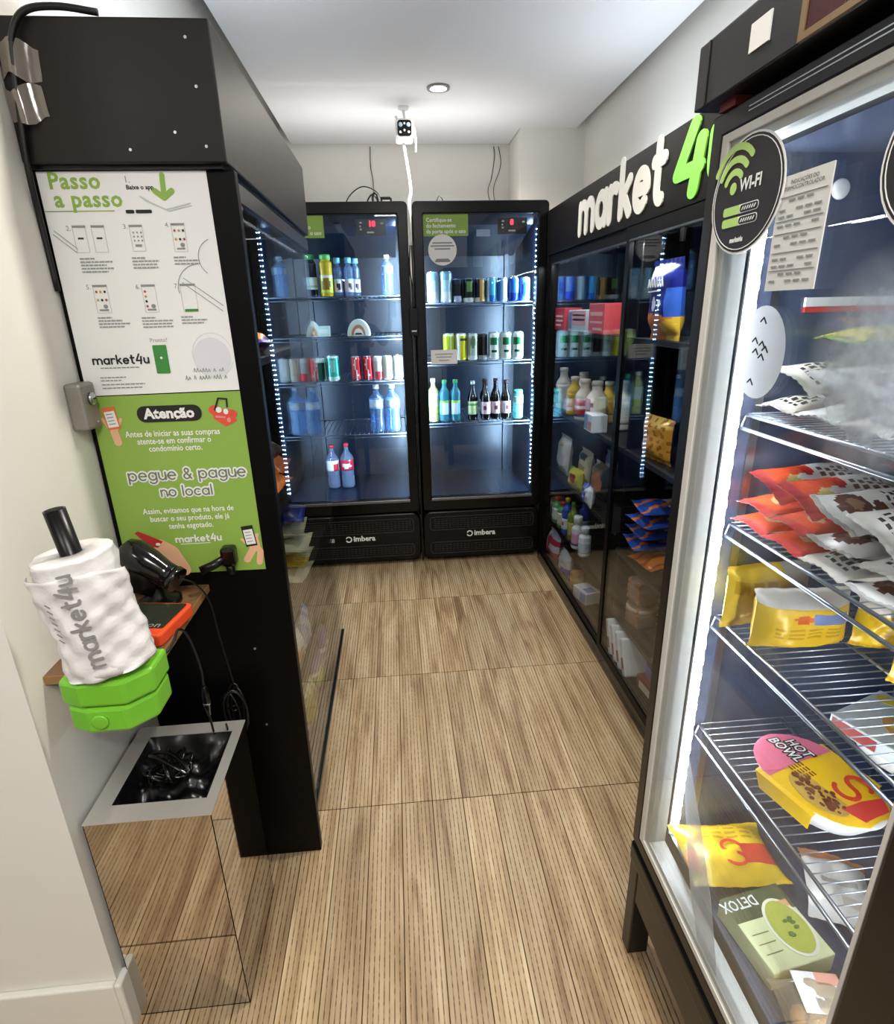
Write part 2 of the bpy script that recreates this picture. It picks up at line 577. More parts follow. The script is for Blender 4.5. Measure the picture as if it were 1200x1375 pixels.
def wood_plank_material():
    m = bpy.data.materials.new('wood_look_tile')
    m.use_nodes = True
    nt = m.node_tree
    L = nt.links
    b = nt.nodes['Principled BSDF']
    N = nt.nodes.new
    tc = N('ShaderNodeTexCoord'); oi = N('ShaderNodeObjectInfo')
    mul = N('ShaderNodeMath'); mul.operation = 'MULTIPLY'; mul.inputs[1].default_value = 37.0
    L.new(oi.outputs['Random'], mul.inputs[0])
    add = N('ShaderNodeVectorMath'); add.operation = 'ADD'
    L.new(tc.outputs['Object'], add.inputs[0]); L.new(mul.outputs[0], add.inputs[1])
    # long soft figure of the wood
    mp = N('ShaderNodeMapping'); mp.inputs['Scale'].default_value = (26, 2.6, 1)
    L.new(add.outputs[0], mp.inputs['Vector'])
    n1 = N('ShaderNodeTexNoise'); n1.inputs['Scale'].default_value = 1.0; n1.inputs['Detail'].default_value = 5; n1.inputs['Distortion'].default_value = .6
    L.new(mp.outputs[0], n1.inputs['Vector'])
    cr = N('ShaderNodeValToRGB')
    cr.color_ramp.elements[0].position = .28; cr.color_ramp.elements[0].color = srgb('#86694a')
    cr.color_ramp.elements[1].position = .7; cr.color_ramp.elements[1].color = srgb('#cdb692')
    e = cr.color_ramp.elements.new(.48); e.color = srgb('#b59a74')
    L.new(n1.outputs['Fac'], cr.inputs['Fac'])
    # pin stripes along the plank, broken up
    sx = N('ShaderNodeSeparateXYZ'); L.new(tc.outputs['Object'], sx.inputs[0])
    mm = N('ShaderNodeMath'); mm.operation = 'MULTIPLY'; mm.inputs[1].default_value = 2 * PI / .0119
    L.new(sx.outputs['X'], mm.inputs[0])
    co = N('ShaderNodeMath'); co.operation = 'COSINE'; L.new(mm.outputs[0], co.inputs[0])
    mr = N('ShaderNodeMapRange'); mr.inputs['From Min'].default_value = .55; mr.inputs['From Max'].default_value = 1.0
    L.new(co.outputs[0], mr.inputs['Value'])
    mp2 = N('ShaderNodeMapping'); mp2.inputs['Scale'].default_value = (60, 75, 1)
    L.new(add.outputs[0], mp2.inputs['Vector'])
    n2 = N('ShaderNodeTexNoise'); n2.inputs['Scale'].default_value = 1.0; n2.inputs['Detail'].default_value = 2
    L.new(mp2.outputs[0], n2.inputs['Vector'])
    mr2 = N('ShaderNodeMapRange'); mr2.inputs['From Min'].default_value = .40; mr2.inputs['From Max'].default_value = .56; mr2.inputs['To Min'].default_value = .42; mr2.inputs['To Max'].default_value = .92
    L.new(n2.outputs['Fac'], mr2.inputs['Value'])
    st = N('ShaderNodeMath'); st.operation = 'MULTIPLY'
    L.new(mr.outputs[0], st.inputs[0]); L.new(mr2.outputs[0], st.inputs[1])
    mx = N('ShaderNodeMixRGB'); mx.inputs[2].default_value = srgb('#463120')
    L.new(st.outputs[0], mx.inputs[0]); L.new(cr.outputs[0], mx.inputs[1])
    hs = N('ShaderNodeHueSaturation')
    hv = N('ShaderNodeMapRange'); hv.inputs['To Min'].default_value = .84; hv.inputs['To Max'].default_value = 1.10
    L.new(oi.outputs['Random'], hv.inputs['Value']); L.new(hv.outputs[0], hs.inputs['Value'])
    L.new(mx.outputs[0], hs.inputs['Color']); L.new(hs.outputs[0], b.inputs['Base Color'])
    b.inputs['Roughness'].default_value = .42
    b.inputs['Specular IOR Level'].default_value = .35
    bp = N('ShaderNodeBump'); bp.inputs['Strength'].default_value = .25; bp.inputs['Distance'].default_value = .001; bp.invert = True
    L.new(st.outputs[0], bp.inputs['Height']); L.new(bp.outputs[0], b.inputs['Normal'])
    return m


M_PLANK = wood_plank_material()
M_GROUT = mat('tile_grout', '#3a2d22', .8, noise=.15)

# ------------------------------------------------------------------ the room
WX0, WX1, WY0, WY1 = -2.2, 1.2, -2.6, 4.24
TOPZ = 2.66


def struct(name, mb, m, bevel=0):
    return tag(mb.build(name, m, bevel=bevel), kind='structure')


floor = struct('floor', MB().box(WX0, WX1, WY0, WY1, -.06, -.010), M_GROUT)
TP = .667
plank_me = None
for iy in range(-2, 5):
    for ix in range(-2, 2):
        tx = -.05 + ix * TP; ty = 1.39 + iy * TP
        x1 = min(tx + TP, WX1)
        y1 = min(ty + TP, WY1)
        tile = MB().box(tx + .0015, x1 - .0015, ty + .0015, y1 - .0015, -.010, -.004).build('tile', M_GROUT, floor)
        for k in range(7):
            px = tx + (k + .5) * TP / 7
            if px + .048 > WX1:
                continue
            if plank_me is None:
                w = TP / 14 - .0009; l = TP / 2 - .0018
                plank_me = MB().prism([(-w, -.004), (w, -.004), (w, -.0006), (w - .0007, 0), (-w + .0007, 0), (-w, -.0006)], -l, l, 'y').mesh('plank', [M_PLANK])
            if ty + TP > WY1:
                continue
            o = bpy.data.objects.new('plank', plank_me); COL.objects.link(o); o.parent = tile
            o.location = (px, ty + TP / 2, 0)

struct('wall_back', MB().box(WX0 - .1, WX1 + .1, WY1, WY1 + .1, -.06, TOPZ), M_WALL)
struct('wall_right', MB().box(WX1, WX1 + .1, WY0 - .1, WY1, -.06, TOPZ), M_WALL)
struct('wall_left', MB().box(-.76, -.645, .86, WY1, -.012, TOPZ), M_WALL)
struct('wall_near', MB().box(WX0, -.76, .86, .97, -.012, TOPZ), M_WALL)
struct('wall_far_left', MB().box(WX0 - .1, WX0, WY0 - .1, WY1, -.06, TOPZ), M_WALL)
struct('wall_front', MB().box(WX0, WX1, WY0 - .1, WY0, -.06, TOPZ), mat('hall_wall_taupe', '#6f6a66', .8, noise=.04))
struct('wall_pillar', MB().box(.806, WX1, 3.875, WY1, -.012, TOPZ), M_WALL)
struct('ceiling', MB().prism([(-.58, WY0), (1.14, WY0), (1.14, 3.875), (.80, 3.875), (.80, WY1 - .03), (-.58, WY1 - .03)], 2.45, 2.52, 'z'), M_CEIL)
c2 = struct('ceiling.001', MB().box(WX0, WX1, WY0, WY1, 2.64, 2.70), M_CEIL)
struct('ceiling.002', MB().box(WX0, -.70, WY0, .85, 2.45, 2.52), M_CEIL)
struct('baseboard_near', MB().box(WX0, -.6452, .845, .86, 0, .15), M_BASEB, bevel=.004)
struct('baseboard_left', MB().box(-.645, -.63, .845, .885, 0, .15), M_BASEB, bevel=.004)


# ------------------------------------------------------------------ ceiling downlights
def downlight(x, y, label):
    t = thing('downlight', label, 'ceiling light', (x, y, 2.45))
    b = MB()
    ring_prism(b, [(.055 * math.cos(a * PI / 14), .055 * math.sin(a * PI / 14)) for a in range(28)],
               [(.040 * math.cos(a * PI / 14), .040 * math.sin(a * PI / 14)) for a in range(28)], -.008, 0, 'z')
    b.build('trim_ring', mat('downlight_ring', '#8f8a82', .3, .6, noise=.05), t, world=False)
    MB().lathe([(.040, -.004), (.034, -.009), (.015, -.013), (0, -.014)], 24).build('lens', mat('lamp_lens', '#fff4e0', .4, emit=14, noise=0), t, world=False)
    d = bpy.data.lights.new('downlight_lamp', 'SPOT')
    d.energy = DOWNLIGHT_POWER; d.spot_size = 2.75; d.spot_blend = .6; d.shadow_soft_size = .04; d.color = (1.0, .93, .82)
    o = bpy.data.objects.new('downlight_lamp', d); COL.objects.link(o); o.parent = t; o.location = (0, 0, -.03)
    return t


downlight(.27, 3.23, 'small round recessed downlight glowing in the white ceiling')
downlight(.27, 1.35, 'recessed ceiling downlight above the middle of the aisle, out of frame')
downlight(.27, -.9, 'recessed ceiling downlight behind the photographer, out of frame')


# ------------------------------------------------------------------ upright drinks coolers at the back
def led_strip(b, x, y, z0, z1, step=.026, s=.0017):
    z = z0
    while z < z1:
        b.box(x - s, x + s, y - s, y + s, z - s * 1.3, z + s * 1.3)
        z += step
    return b


M_LINER = mat('cooler_liner', '#0e1726', .30, noise=.1, scale=6, spec=.55)
M_DOORF = mat('cooler_door_frame', '#060606', .26, noise=.15, spec=.28)


def cooler(x0, x1, label, shelves, digits):
    Y = 3.18
    t = thing('drinks_cooler', label, 'fridge', ((x0 + x1) / 2, 3.5, 0))
    YB = 3.84
    b = MB()
    for bx in ((x0 + .012, x0 + .04), (x1 - .04, x1 - .012)):
        b.box(bx[0], bx[1], Y + .055, YB, .03, 1.945)
    b.box(x0 + .012, x1 - .012, YB - .02, YB, .03, 1.945)
    b.box(x0 + .012, x1 - .012, Y + .055, YB, 1.925, 1.95)
    b.box(x0 + .012, x1 - .012, Y + .055, YB, .02, .33)
    b.build('cabinet_body', M_BLACK, t)
    b = MB()
    xi0, xi1, yi0, yi1, zi0, zi1 = x0 + .041, x1 - .041, Y + .06, YB - .03, .40, 1.915
    b.box(xi0, xi0 + .004, yi0, yi1, zi0, zi1); b.box(xi1 - .004, xi1, yi0, yi1, zi0, zi1)
    b.box(xi0, xi1, yi1 - .004, yi1, zi0, zi1); b.box(xi0, xi1, yi0, yi1, zi0 - .06, zi0); b.box(xi0, xi1, yi0, yi1, zi1, zi1 + .004)
    # rear air duct with pilasters
    b.box(xi1 - .075, xi1 - .05, yi1 - .03, yi1, zi0, zi1 - .1); b.box(xi0 + .05, xi0 + .075, yi1 - .03, yi1, zi0, zi1 - .1)
    b.prism([(yi0 + .02, zi1), (yi1, zi1), (yi1, zi1 - .16), (yi0 + .05, zi1 - .05)], xi0 + .02, xi1 - .02, 'x')
    b.build('liner', M_LINER, t)
    # door
    b = MB()
    ring_prism(b, rr_pts(x0, x1, .335, 1.962, .022), rr_pts(x0 + .052, x1 - .052, .415, 1.905, .010), Y, Y + .045, 'y')
    b.build('door_frame', M_DOORF, t, bevel=.006)
    b = MB()
    ring_prism(b, rr_pts(x0 + .046, x1 - .046, .408, 1.911, .010), rr_pts(x0 + .053, x1 - .053, .416, 1.904, .010), Y + .004, Y + .012, 'y')
    b.build('door_gasket', mat('dark_gasket', '#2b2b2e', .4, noise=.1), t)
    sill = MB().box(x0 + .05, x1 - .05, Y - .004, Y + .02, .395, .412).build('door_sill', mat('grey_sill', '#77777a', .3, .6, noise=.1), t, bevel=.003)
    gl = MB().box(x0 + .052, x1 - .052, Y + .014, Y + .020, .415, 1.905).build('glass_pane', M_PANE, t)
    # base with rounded panel and two fields of louvre slots
    b = MB()
    ring = rr_pts(x0 - .004, x1 + .004, .028, .325, .05)
    b.prism(ring, Y + .004, Y + .05, 'y')
    base = b.build('base_panel', M_DOORF, t, bevel=.008)
    b = MB()
    for zlo, zhi in ((.208, .296), (.058, .135)):
        ring_prism(b, rr_pts(x0 + .035, x1 - .035, zlo, zhi, .02), rr_pts(x0 + .041, x1 - .041, zlo + .006, zhi - .006, .016), Y - .002, Y + .006, 'y')
        z = zlo + .014
        while z < zhi - .012:
            x = x0 + .06
            while x < x1 - .06:
                b.box(x, x + .016, Y - .0005, Y + .006, z, z + .005)
                x += .022
            z += .013
    tag(b.build('louvre_slots', mat('louvre_dark_grey', '#232326', .35, noise=.1), base), kind='stuff')
    cx = (x0 + x1) / 2
    b = MB()
    b.stroke(arc(0, 0, .016, .016, -150, 150, 12), .007)
    lg = b.build('logo_mark', M_SIGNWHITE, t, world=False, loc=(cx - .075 - t.location.x, Y + .002 - t.location.y, .178), rot=ROT_FRONT)
    text('imbera', .046, M_SIGNWHITE, t, (cx - .048, Y + .003, .165), ROT_FRONT, 'logo_lettering', bold=.0015)
    # interior lights
    b = MB()
    MB().box(x0 + .0415, x0 + .0452, Y + .066, Y + .078, .45, 1.86).build('led_bar', M_ALU, t)
    MB().box(x1 - .0452, x1 - .0415, Y + .066, Y + .078, .45, 1.86).build('led_bar', M_ALU, t)
    tag(led_strip(MB(), x0 + .0478, Y + .072, .46, 1.85).build('led_strip', M_LED, t), kind='stuff')
    tag(led_strip(MB(), x1 - .0478, Y + .072, .46, 1.85).build('led_strip', M_LED, t), kind='stuff')
    for xs, sg in ((x0 + .058, 1), (x1 - .058, -1)):
        lo = strip_lamp('led_strip_light', (xs, Y + .080, 1.15), 1.40, .008, STRIP_POWER * (.22 if sg > 0 else 1.0), (.50, .73, 1.0), (sg * .45, .89, 0))
    # wire shelves
    for z in shelves:
        b = MB()
        xa, xb, ya, yb = xi0 + .012, xi1 - .012, Y + .085, YB - .07
        b.tube([(xa, ya, z - .003), (xb, ya, z - .003)], .0032, 6)
        b.tube([(xa, ya, z - .02), (xb, ya, z - .02)], .0022, 6)
        b.tube([(xa, ya, z - .003), (xa, yb, z - .003)], .003, 6); b.tube([(xb, ya, z - .003), (xb, yb, z - .003)], .003, 6)
        b.tube([(xa, yb, z - .003), (xb, yb, z - .003)], .003, 6)
        n = 22
        for k in range(1, n):
            x = xa + (xb - xa) * k / n
            b.tube([(x, ya, z - .0022), (x, yb, z - .0022)], .0018, 5)
        # side hangers
        for x in (xa - .004, xb + .004):
            b.tube([(x, ya + .02, z), (x, ya + .01, z - .03), (x, ya + .01, z - .09)], .0022, 5)
        b.build('wire_shelf', mat('cooler_wire', '#6a7380', .3, 1.0, noise=.05), t)
    # green notice on the glass and the display
    st = MB().box(x0 + .046, x0 + .046 + .235, Y + .008, Y + .0125, 1.802, 1.902).build('green_sticker', M_GREEN, t)
    text('Certifique-se\ndo fechamento\nda porta após o uso', .026, M_SIGNWHITE, st, (x0 + .068, Y + .0075, 1.868), ROT_FRONT, 'sticker_lettering', bold=.0006, sx=.95)
    dp = MB().box(x1 - .26, x1 - .11, Y + .022, Y + .03, 1.81, 1.885).build('display', mat('display_black', '#141417', .2, noise=.05), t)
    text(digits, .035, M_RED_LED, dp, (x1 - .197, Y + .0215, 1.853), ROT_FRONT, 'display_digits', bold=.0016)
    b = MB()
    for k, (dx, dz, w) in enumerate(((-.24, 1.866, .012), (-.24, 1.836, .010), (-.135, 1.862, .014), (-.205, 1.822, .035), (-.24, 1.85, .006))):
        b.box(x1 + dx, x1 + dx + w, Y + .0205, Y + .0215, dz, dz + .007)
    tag(b.build('display_icons', M_SIGNWHITE, dp), kind='stuff')
    return t


cooler_r = cooler(.120, .816, 'black glass-door drinks cooler on the right, round white sticker on its glass', (1.485, 1.178, .835), '8')
cooler_l = cooler(-.602, .096, 'black glass-door drinks cooler on the left, partly behind the poster cabinet', (1.53, 1.325, 1.087, .79), '18')
# extra notices on the right cooler
b = MB().disc(0, 0, .073, .073, 0, .0015)
st = b.build('round_sticker', M_PAPER, cooler_r, world=False, loc=Vector((.268, 3.187, 1.738)) - cooler_r.location, rot=ROT_FRONT)
b = MB()
for k, w in enumerate((.05, .06, .04)):
    b.box(-w, w, .030 - k * .014, .036 - k * .014, .0015, .002)
b.stroke([(-.03, -.045), (.03, -.045)], .008, .0015, .002); b.stroke([(-.035, -.052), (.035, -.052)], .01, .0015, .002)
b.build('sticker_print', M_GREY, st, world=False)
st = MB().box(.193, .335, 3.186, 3.188, 1.172, 1.247).build('square_sticker', mat('grey_paper', '#d8d6d2', .6, noise=.03), cooler_r)
b = MB(); b.box(.215, .312, 3.185, 3.186, 1.222, 1.227); b.box(.22, .305, 3.185, 3.186, 1.207, 1.212); b.box(.235, .29, 3.185, 3.186, 1.19, 1.195)
b.build('sticker_print', M_GREY, st)
MB().box(.445, .515, 3.196, 3.2, 1.800, 1.832).build('brand_plate', mat('pale_blue_plate', '#9fb4d8', .4, noise=.05), cooler_r)

# ------------------------------------------------------------------ left display cabinet with the posters
LX = -.303
cab = thing('display_cabinet', 'tall black snack cabinet on the left with posters on its end', 'cabinet', (-.47, 1.79, 0))
MB().box(-.643, -.282, 1.25, 1.275, .0, 1.705).build('end_panel', M_BLACK, cab, bevel=.002)
MB().box(-.643, -.316, 2.327, 2.345, .0, 1.705).build('end_panel', M_BLACK, cab, bevel=.002)
MB().box(-.643, -.63, 1.275, 2.33, .0, 1.705).build('back_panel', M_BLACK, cab)
MB().box(-.63, -.315, 1.275, 2.33, .0, .075).build('plinth', M_BLACK, cab)
b = MB(); b.box(-.643, -.288, 1.228, 2.31, 1.712, 1.928)
hd = b.build('header_box', M_BLACKM, cab, bevel=.003)
for x, z in ((-.323, 1.829), (-.371, 1.76), (-.453, 1.733), (-.32, 1.738), (-.33, 1.90)):
    MB().prism([(x + .0026 * math.cos(q * PI / 5), z + .0026 * math.sin(q * PI / 5)) for q in range(10)], 1.2265, 1.229, 'y').build('screw', M_SCREW, hd)
MB().box(-.640, -.300, 1.24, 2.3, 1.705, 1.712).build('header_lip', M_BLACKP, cab)
MB().box(-.312, -.296, 1.285, 2.325, 1.665, 1.700).build('door_rail', mat('dark_aluminium', '#55565a', .3, .8, noise=.05), cab)
MB().box(-.312, -.296, 1.285, 2.325, .070, .085).build('door_rail', M_BLACKP, cab)
MB().box(-.314, -.296, 1.276, 1.290, .07, 1.705).build('door_stile', M_BLACKP, cab, bevel=.002)
MB().box(-.307, -.301, 1.29, 2.325, .083, 1.667).build('glass_pane', M_PANE, cab)
for z in (1.345, .945, .60, .345):
    MB().box(-.628, -.335, 1.277, 2.328, z - .018, z).build('shelf', mat('shelf_black', '#141312', .5, noise=.15), cab)
for z in (.677, .45):
    MB().prism([(-.379 + .003 * math.cos(q * PI / 5), z + .003 * math.sin(q * PI / 5)) for q in range(10)], 1.2485, 1.2505, 'y').build('screw', M_SCREW, cab)

# ------------------------------------------------------------------ right display cabinet with the shop sign
RX = .812
rc = thing('display_cabinet', 'long black snack cabinet on the right under the shop sign', 'cabinet', (1.0, 2.1, 0))
RY0, RY1 = 1.00, 3.172
MB().box(RX + .01, 1.195, RY1 - .018, RY1, 0, 1.905).build('end_panel', M_BLACK, rc)
MB().box(RX + .01, 1.195, RY0, RY0 + .018, 0, 1.905).build('end_panel', M_BLACK, rc)
MB().box(1.18, 1.195, RY0 + .018, RY1 - .018, 0, 1.905).build('back_panel', M_BLACK, rc)
MB().box(RX + .012, 1.18, RY0 + .018, RY1 - .018, 0, .06).build('plinth', M_BLACK, rc)
MB().box(RX + .012, 1.18, RY0 + .018, RY1 - .018, 1.885, 1.905).build('top_panel', M_BLACK, rc)
sign = MB().box(RX - .006, RX + .02, RY0, RY1, 1.700, 1.908).build('sign_board', M_BLACK, rc, bevel=.002)
MB().box(RX + .06, 1.178, 2.086, 2.098, .06, 1.70).build('divider', M_BLACK, rc)
for z, ys0, ys1 in ((1.34, 2.1, RY1 - .02), (.93, 2.1, RY1 - .02), (.58, 2.1, RY1 - .02), (.30, 2.1, RY1 - .02), (1.34, RY0 + .02, 2.085), (.93, RY0 + .02, 2.085), (.52, RY0 + .02, 2.085), (.24, RY0 + .02, 2.085)):
    MB().box(RX + .045, 1.178, ys0, ys1, z - .018, z).build('shelf', mat('shelf_black', '#141312', .5, noise=.15), rc)
M_DALU = mat('cabinet_rail', '#26262a', .28, .6, noise=.08)
MB().box(RX, RX + .03, 3.13, RY1, .06, 1.70).build('door_post', M_BLACK, rc, bevel=.002)
MB().box(RX, RX + .03, RY0, RY0 + .06, .06, 1.70).build('door_post', M_BLACK, rc, bevel=.002)
for nm, y0, y1, xo in (('far', 2.075, 3.13, .004), ('near', 1.06, 2.09, -.004)):
    d = MB()
    ring_prism(d, [(y1, .055), (y0, .055), (y0, 1.698), (y1, 1.698)], [(y1 - .032, .088), (y0 + .032, .088), (y0 + .032, 1.655), (y1 - .032, 1.655)], RX + xo, RX + xo + .014, 'x')
    fr = d.build('sliding_door', M_BLACK, rc)
    MB().box(RX + xo + .004, RX + xo + .010, y0 + .03, y1 - .03, .085, 1.658).build('glass_pane', M_PANE, fr)
    d = MB(); d.box(RX + xo - .001, RX + xo + .003, y0 + .028, y1 - .028, 1.653, 1.659); d.box(RX + xo - .001, RX + xo + .003, y0 + .029, y0 + .033, .09, 1.655)
    d.build('silver_bead', M_ALU, fr)
MB().box(RX - .004, RX + .02, RY0, RY1, 0.0, .055).build('kick_rail', M_BLACKG, rc, bevel=.003)


def add_letter(ch, bm):
    add_letter.n = bm


SIGN_Y, SIGN_Z = 2.615, 1.745


def put_letters(word, y_start, xh, gap, w, m, ext, z, sx=1.0):
    pos = [0.0]

    def make(ch, bm):
        o = bm.build('sign_letter', m, sign, world=False, rot=ROT_AISLE)
        o.location = Vector((RX - .0065, y_start, z)) - world_loc(sign)
        o.scale = (sx, 1, 1)
    return sign_letters(word, xh, gap, w, ext, make)


adv = put_letters('market', SIGN_Y, .098, .046, .040, M_SIGNWHITE, .004, SIGN_Z)
put_letters('4', 1.735, .084, .05, .038, M_SIGNGREEN, .004, SIGN_Z - .004, 1.45)
put_letters('u', 1.555, .098, .046, .040, M_SIGNGREEN, .004, SIGN_Z)

# ------------------------------------------------------------------ the freezer in the right foreground
FX, FY0, FY1 = .474, .335, .925
fz = thing('glass_door_freezer', 'large black upright freezer with frosted glass door in the right foreground', 'freezer', (.8, .63, 0))
M_FZ = mat('freezer_black', '#14100f', .35, noise=.2, scale=20, spec=.45)
M_FZG = mat('freezer_gasket', '#d9d6cf', .45, noise=.05, scale=40)
M_FIN = mat('freezer_liner', '#59637c', .24, .4, noise=.18, scale=9)
M_FCH = mat('freezer_wire', '#9a9fa8', .3, 1.0, noise=.04)
b = MB()
b.box(FX + .055, 1.12, FY1 - .03, FY1, .30, 1.69); b.box(FX + .055, 1.12, FY0, FY0 + .025, .30, 1.69)
b.box(1.09, 1.12, FY0, FY1, .30, 1.69); b.box(FX + .055, 1.12, FY0, FY1, .30, .375); b.box(FX + .055, 1.12, FY0, FY1, 1.672, 1.70)
b.build('cabinet_body', M_FZ, fz, bevel=.003)
b = MB()
b.box(FX + .05, 1.088, FY1 - .055, FY1 - .031, .376, 1.67); b.box(FX + .05, 1.088, FY0 + .026, FY0 + .05, .376, 1.67)
b.box(1.06, 1.089, FY0 + .03, FY1 - .03, .376, 1.67); b.box(FX + .05, 1.088, FY0 + .03, FY1 - .03, .376, .40); b.box(FX + .05, 1.088, FY0 + .03, FY1 - .03, 1.645, 1.671)
b.build('liner', M_FIN, fz)
# base: legs and rails
b = MB()
b.prism([(FX + .002, 0), (FX + .05, 0), (FX + .05, .31), (FX + .012, .31), (FX + .002, .30)], FY1 - .035, FY1 + .002, 'y')
b.build('leg', M_FZ, fz, bevel=.003)
b = MB(); b.box(FX + .002, FX + .05, FY0 - .002, FY0 + .035, 0, .31); b.build('leg', M_FZ, fz, bevel=.003)
for y0, y1 in ((FY1 - .035, FY1), (FY0, FY0 + .035)):
    MB().box(1.06, 1.11, y0, y1, 0, .31).build('leg', M_FZ, fz, bevel=.003)
MB().box(FX + .004, FX + .05, FY0 + .035, FY1 - .035, .175, .272).build('front_rail', M_FZ, fz, bevel=.003)
MB().box(FX - .004, FX + .05, FY0 - .002, FY1 + .002, .272, .325).build('bottom_rail', M_BLACKP, fz, bevel=.010, seg=3)
MB().box(FX + .02, 1.1, FY1 - .02, FY1 - .005, .2, .3).build('side_rail', M_FZ, fz)
# door
b = MB()
ring_prism(b, [(FY0, .33), (FY1, .33), (FY1, 1.700), (FY0, 1.700)], [(FY0 + .062, .358), (FY1 - .028, .358), (FY1 - .028, 1.672), (FY0 + .062, 1.672)], FX, FX + .045, 'x')
door = b.build('door_frame', M_FZ, fz, bevel=.003)
b = MB()
ring_prism(b, [(FY0 + .0625, .3585), (FY1 - .0285, .3585), (FY1 - .0285, 1.6715), (FY0 + .0625, 1.6715)], [(FY0 + .068, .372), (FY1 - .046, .372), (FY1 - .046, 1.660), (FY0 + .068, 1.660)], FX + .001, FX + .012, 'x')
b.build('white_gasket', M_FZG, door, bevel=.001)
b = MB()
ring_prism(b, [(FY0 + .0685, .3725), (FY1 - .0465, .3725), (FY1 - .0465, 1.6595), (FY0 + .0685, 1.6595)], [(FY0 + .072, .384), (FY1 - .062, .384), (FY1 - .062, 1.648), (FY0 + .072, 1.648)], FX + .006, FX + .04, 'x')
b.build('inner_gasket', mat('pale_gasket', '#c3c3bd', .4, noise=.05), door)
b = MB()
for z in (1.684, 1.689):
    b.box(FX - .0008, FX + .001, FY0 + .02, FY1 - .09, z, z + .0015)
b.build('trim_line', M_ALU, door)
MB().box(FX + .003, FX + .007, FY0 + .066, FY1 - .044, .37, 1.662).build('glass_pane', M_PANEF, door)
MB().box(FX + .016, FX + .020, FY0 + .07, FY1 - .06, .382, 1.65).build('glass_pane', M_PANEF, door)
# head box with price display
b = MB()
b.prism([(.452, 1.712), (.452, 1.790), (.470, 1.802), (1.12, 1.802), (1.12, 1.712)], FY0 - .03, FY1 + .02, 'y')
head = b.build('head_box', M_FZ, fz, bevel=.002)
MB().box(.4505, .4525, FY1 - .012, FY1 - .009, 1.715, 1.789).build('seam_line', mat('seam_dark', '#030303', .6, noise=.05), head)
MB().box(.4500, .4520, .772, .812, 1.737, 1.767).build('price_label', M_PAPER, head)
b = MB(); b.box(.4490, .4520, .52, .705, 1.716, 1.787)
dsp = b.build('display_window', mat('display_dark_red', '#4a1712', .15, noise=.1), head, bevel=.002)
b = MB(); ring_prism(b, [(.712, 1.712), (.513, 1.712), (.513, 1.789), (.712, 1.789)], [(.703, 1.719), (.522, 1.719), (.522, 1.786), (.703, 1.786)], .4475, .4515, 'x')
b.build('display_bezel', mat('bronze_bezel', '#8a6f4a', .4, .4, noise=.1), dsp)
text('E', .014, M_RED_LED, dsp, (.4485, .676, 1.735), ROT_AISLE, 'display_digit')
MB().box(FX - .004, FX + .02, FY1 - .06, FY1 - .02, 1.7005, 1.7115).build('hinge', mat('hinge_red', '#6a2020', .4, noise=.1), fz)
# lights of the freezer: one strip on each side wall
for y, s in ((FY1 - .0575, 1), (FY0 + .0525, -1)):
    MB().box(.522, .542, y - .0022, y + .0022, .40, 1.62).build('led_bar', M_WHITE, fz)
    tag(led_strip(MB(), .532, y - s * .005, .42, 1.60, .034, .0052).build('led_strip', M_LEDF, fz), kind='stuff')
b = MB(); b.lathe([(.014, 0), (.012, .003), (.005, .004), (0, .004)], 18)
b.build('screw_cap', M_WHITE, fz, world=False, loc=Vector((.645, FY1 - .056, 1.600)) - fz.location, rot=(PI / 2, 0, 0))
b = MB(); b.box(.62, 1.05, FY1 - .060, FY1 - .055, 1.442, 1.455)
rl = b.build('price_rail', M_WHITE, fz)
MB().box(.62, 1.05, FY1 - .0605, FY1 - .0552, 1.434, 1.4415).build('red_strip', mat('price_red', '#c23b34', .5, noise=.05), rl)
# wire shelves
FSH = (1.285, 1.100, .922, .683)
for z in FSH:
    b = MB()
    ya, yb, xa, xb = FY0 + .056, FY1 - .062, .552, 1.05
    b.tube([(xa, ya, z - .003), (xa, yb, z - .003)], .003, 6); b.tube([(xa - .006, ya, z - .024), (xa - .006, yb, z - .024)], .003, 6)
    for x in (.72, .9, 1.045):
        b.tube([(x, ya, z - .007), (x, yb, z - .007)], .0025, 6)
    n = 30
    for k in range(n + 1):
        y = ya + (yb - ya) * k / n
        b.tube([(xa, y, z - .0015), (xb, y, z - .0015)], .0011, 4)
    for y in (ya, yb):
        b.tube([(xa - .006, y, z - .024), (xa, y, z - .003)], .0025, 6)
    b.build('wire_shelf', M_FCH, fz)
b = MB()
for x in (.565, .95):
    b.box(x, x + .014, FY1 - .0575, FY1 - .0552, .40, 1.64)
b.build('shelf_rack', M_FCH, fz)
for y, s in ((FY1 - .066, -1), (FY0 + .060, 1)):
    strip_lamp('freezer_strip_light', (.530, y, 1.01), 1.2, .01, FREEZER_POWER, (.93, .96, 1.0), (.45, s * .9, 0))
# stickers on the door
oval = [(0.082 * math.cos(a * PI / 20), 0.072 * math.sin(a * PI / 20)) for a in range(40)]
M_STK = mat('sticker_dark_purple', '#1b1118', .45, noise=.05)
M_LIME = mat('sticker_lime', '#b4d878', .5, noise=.04)


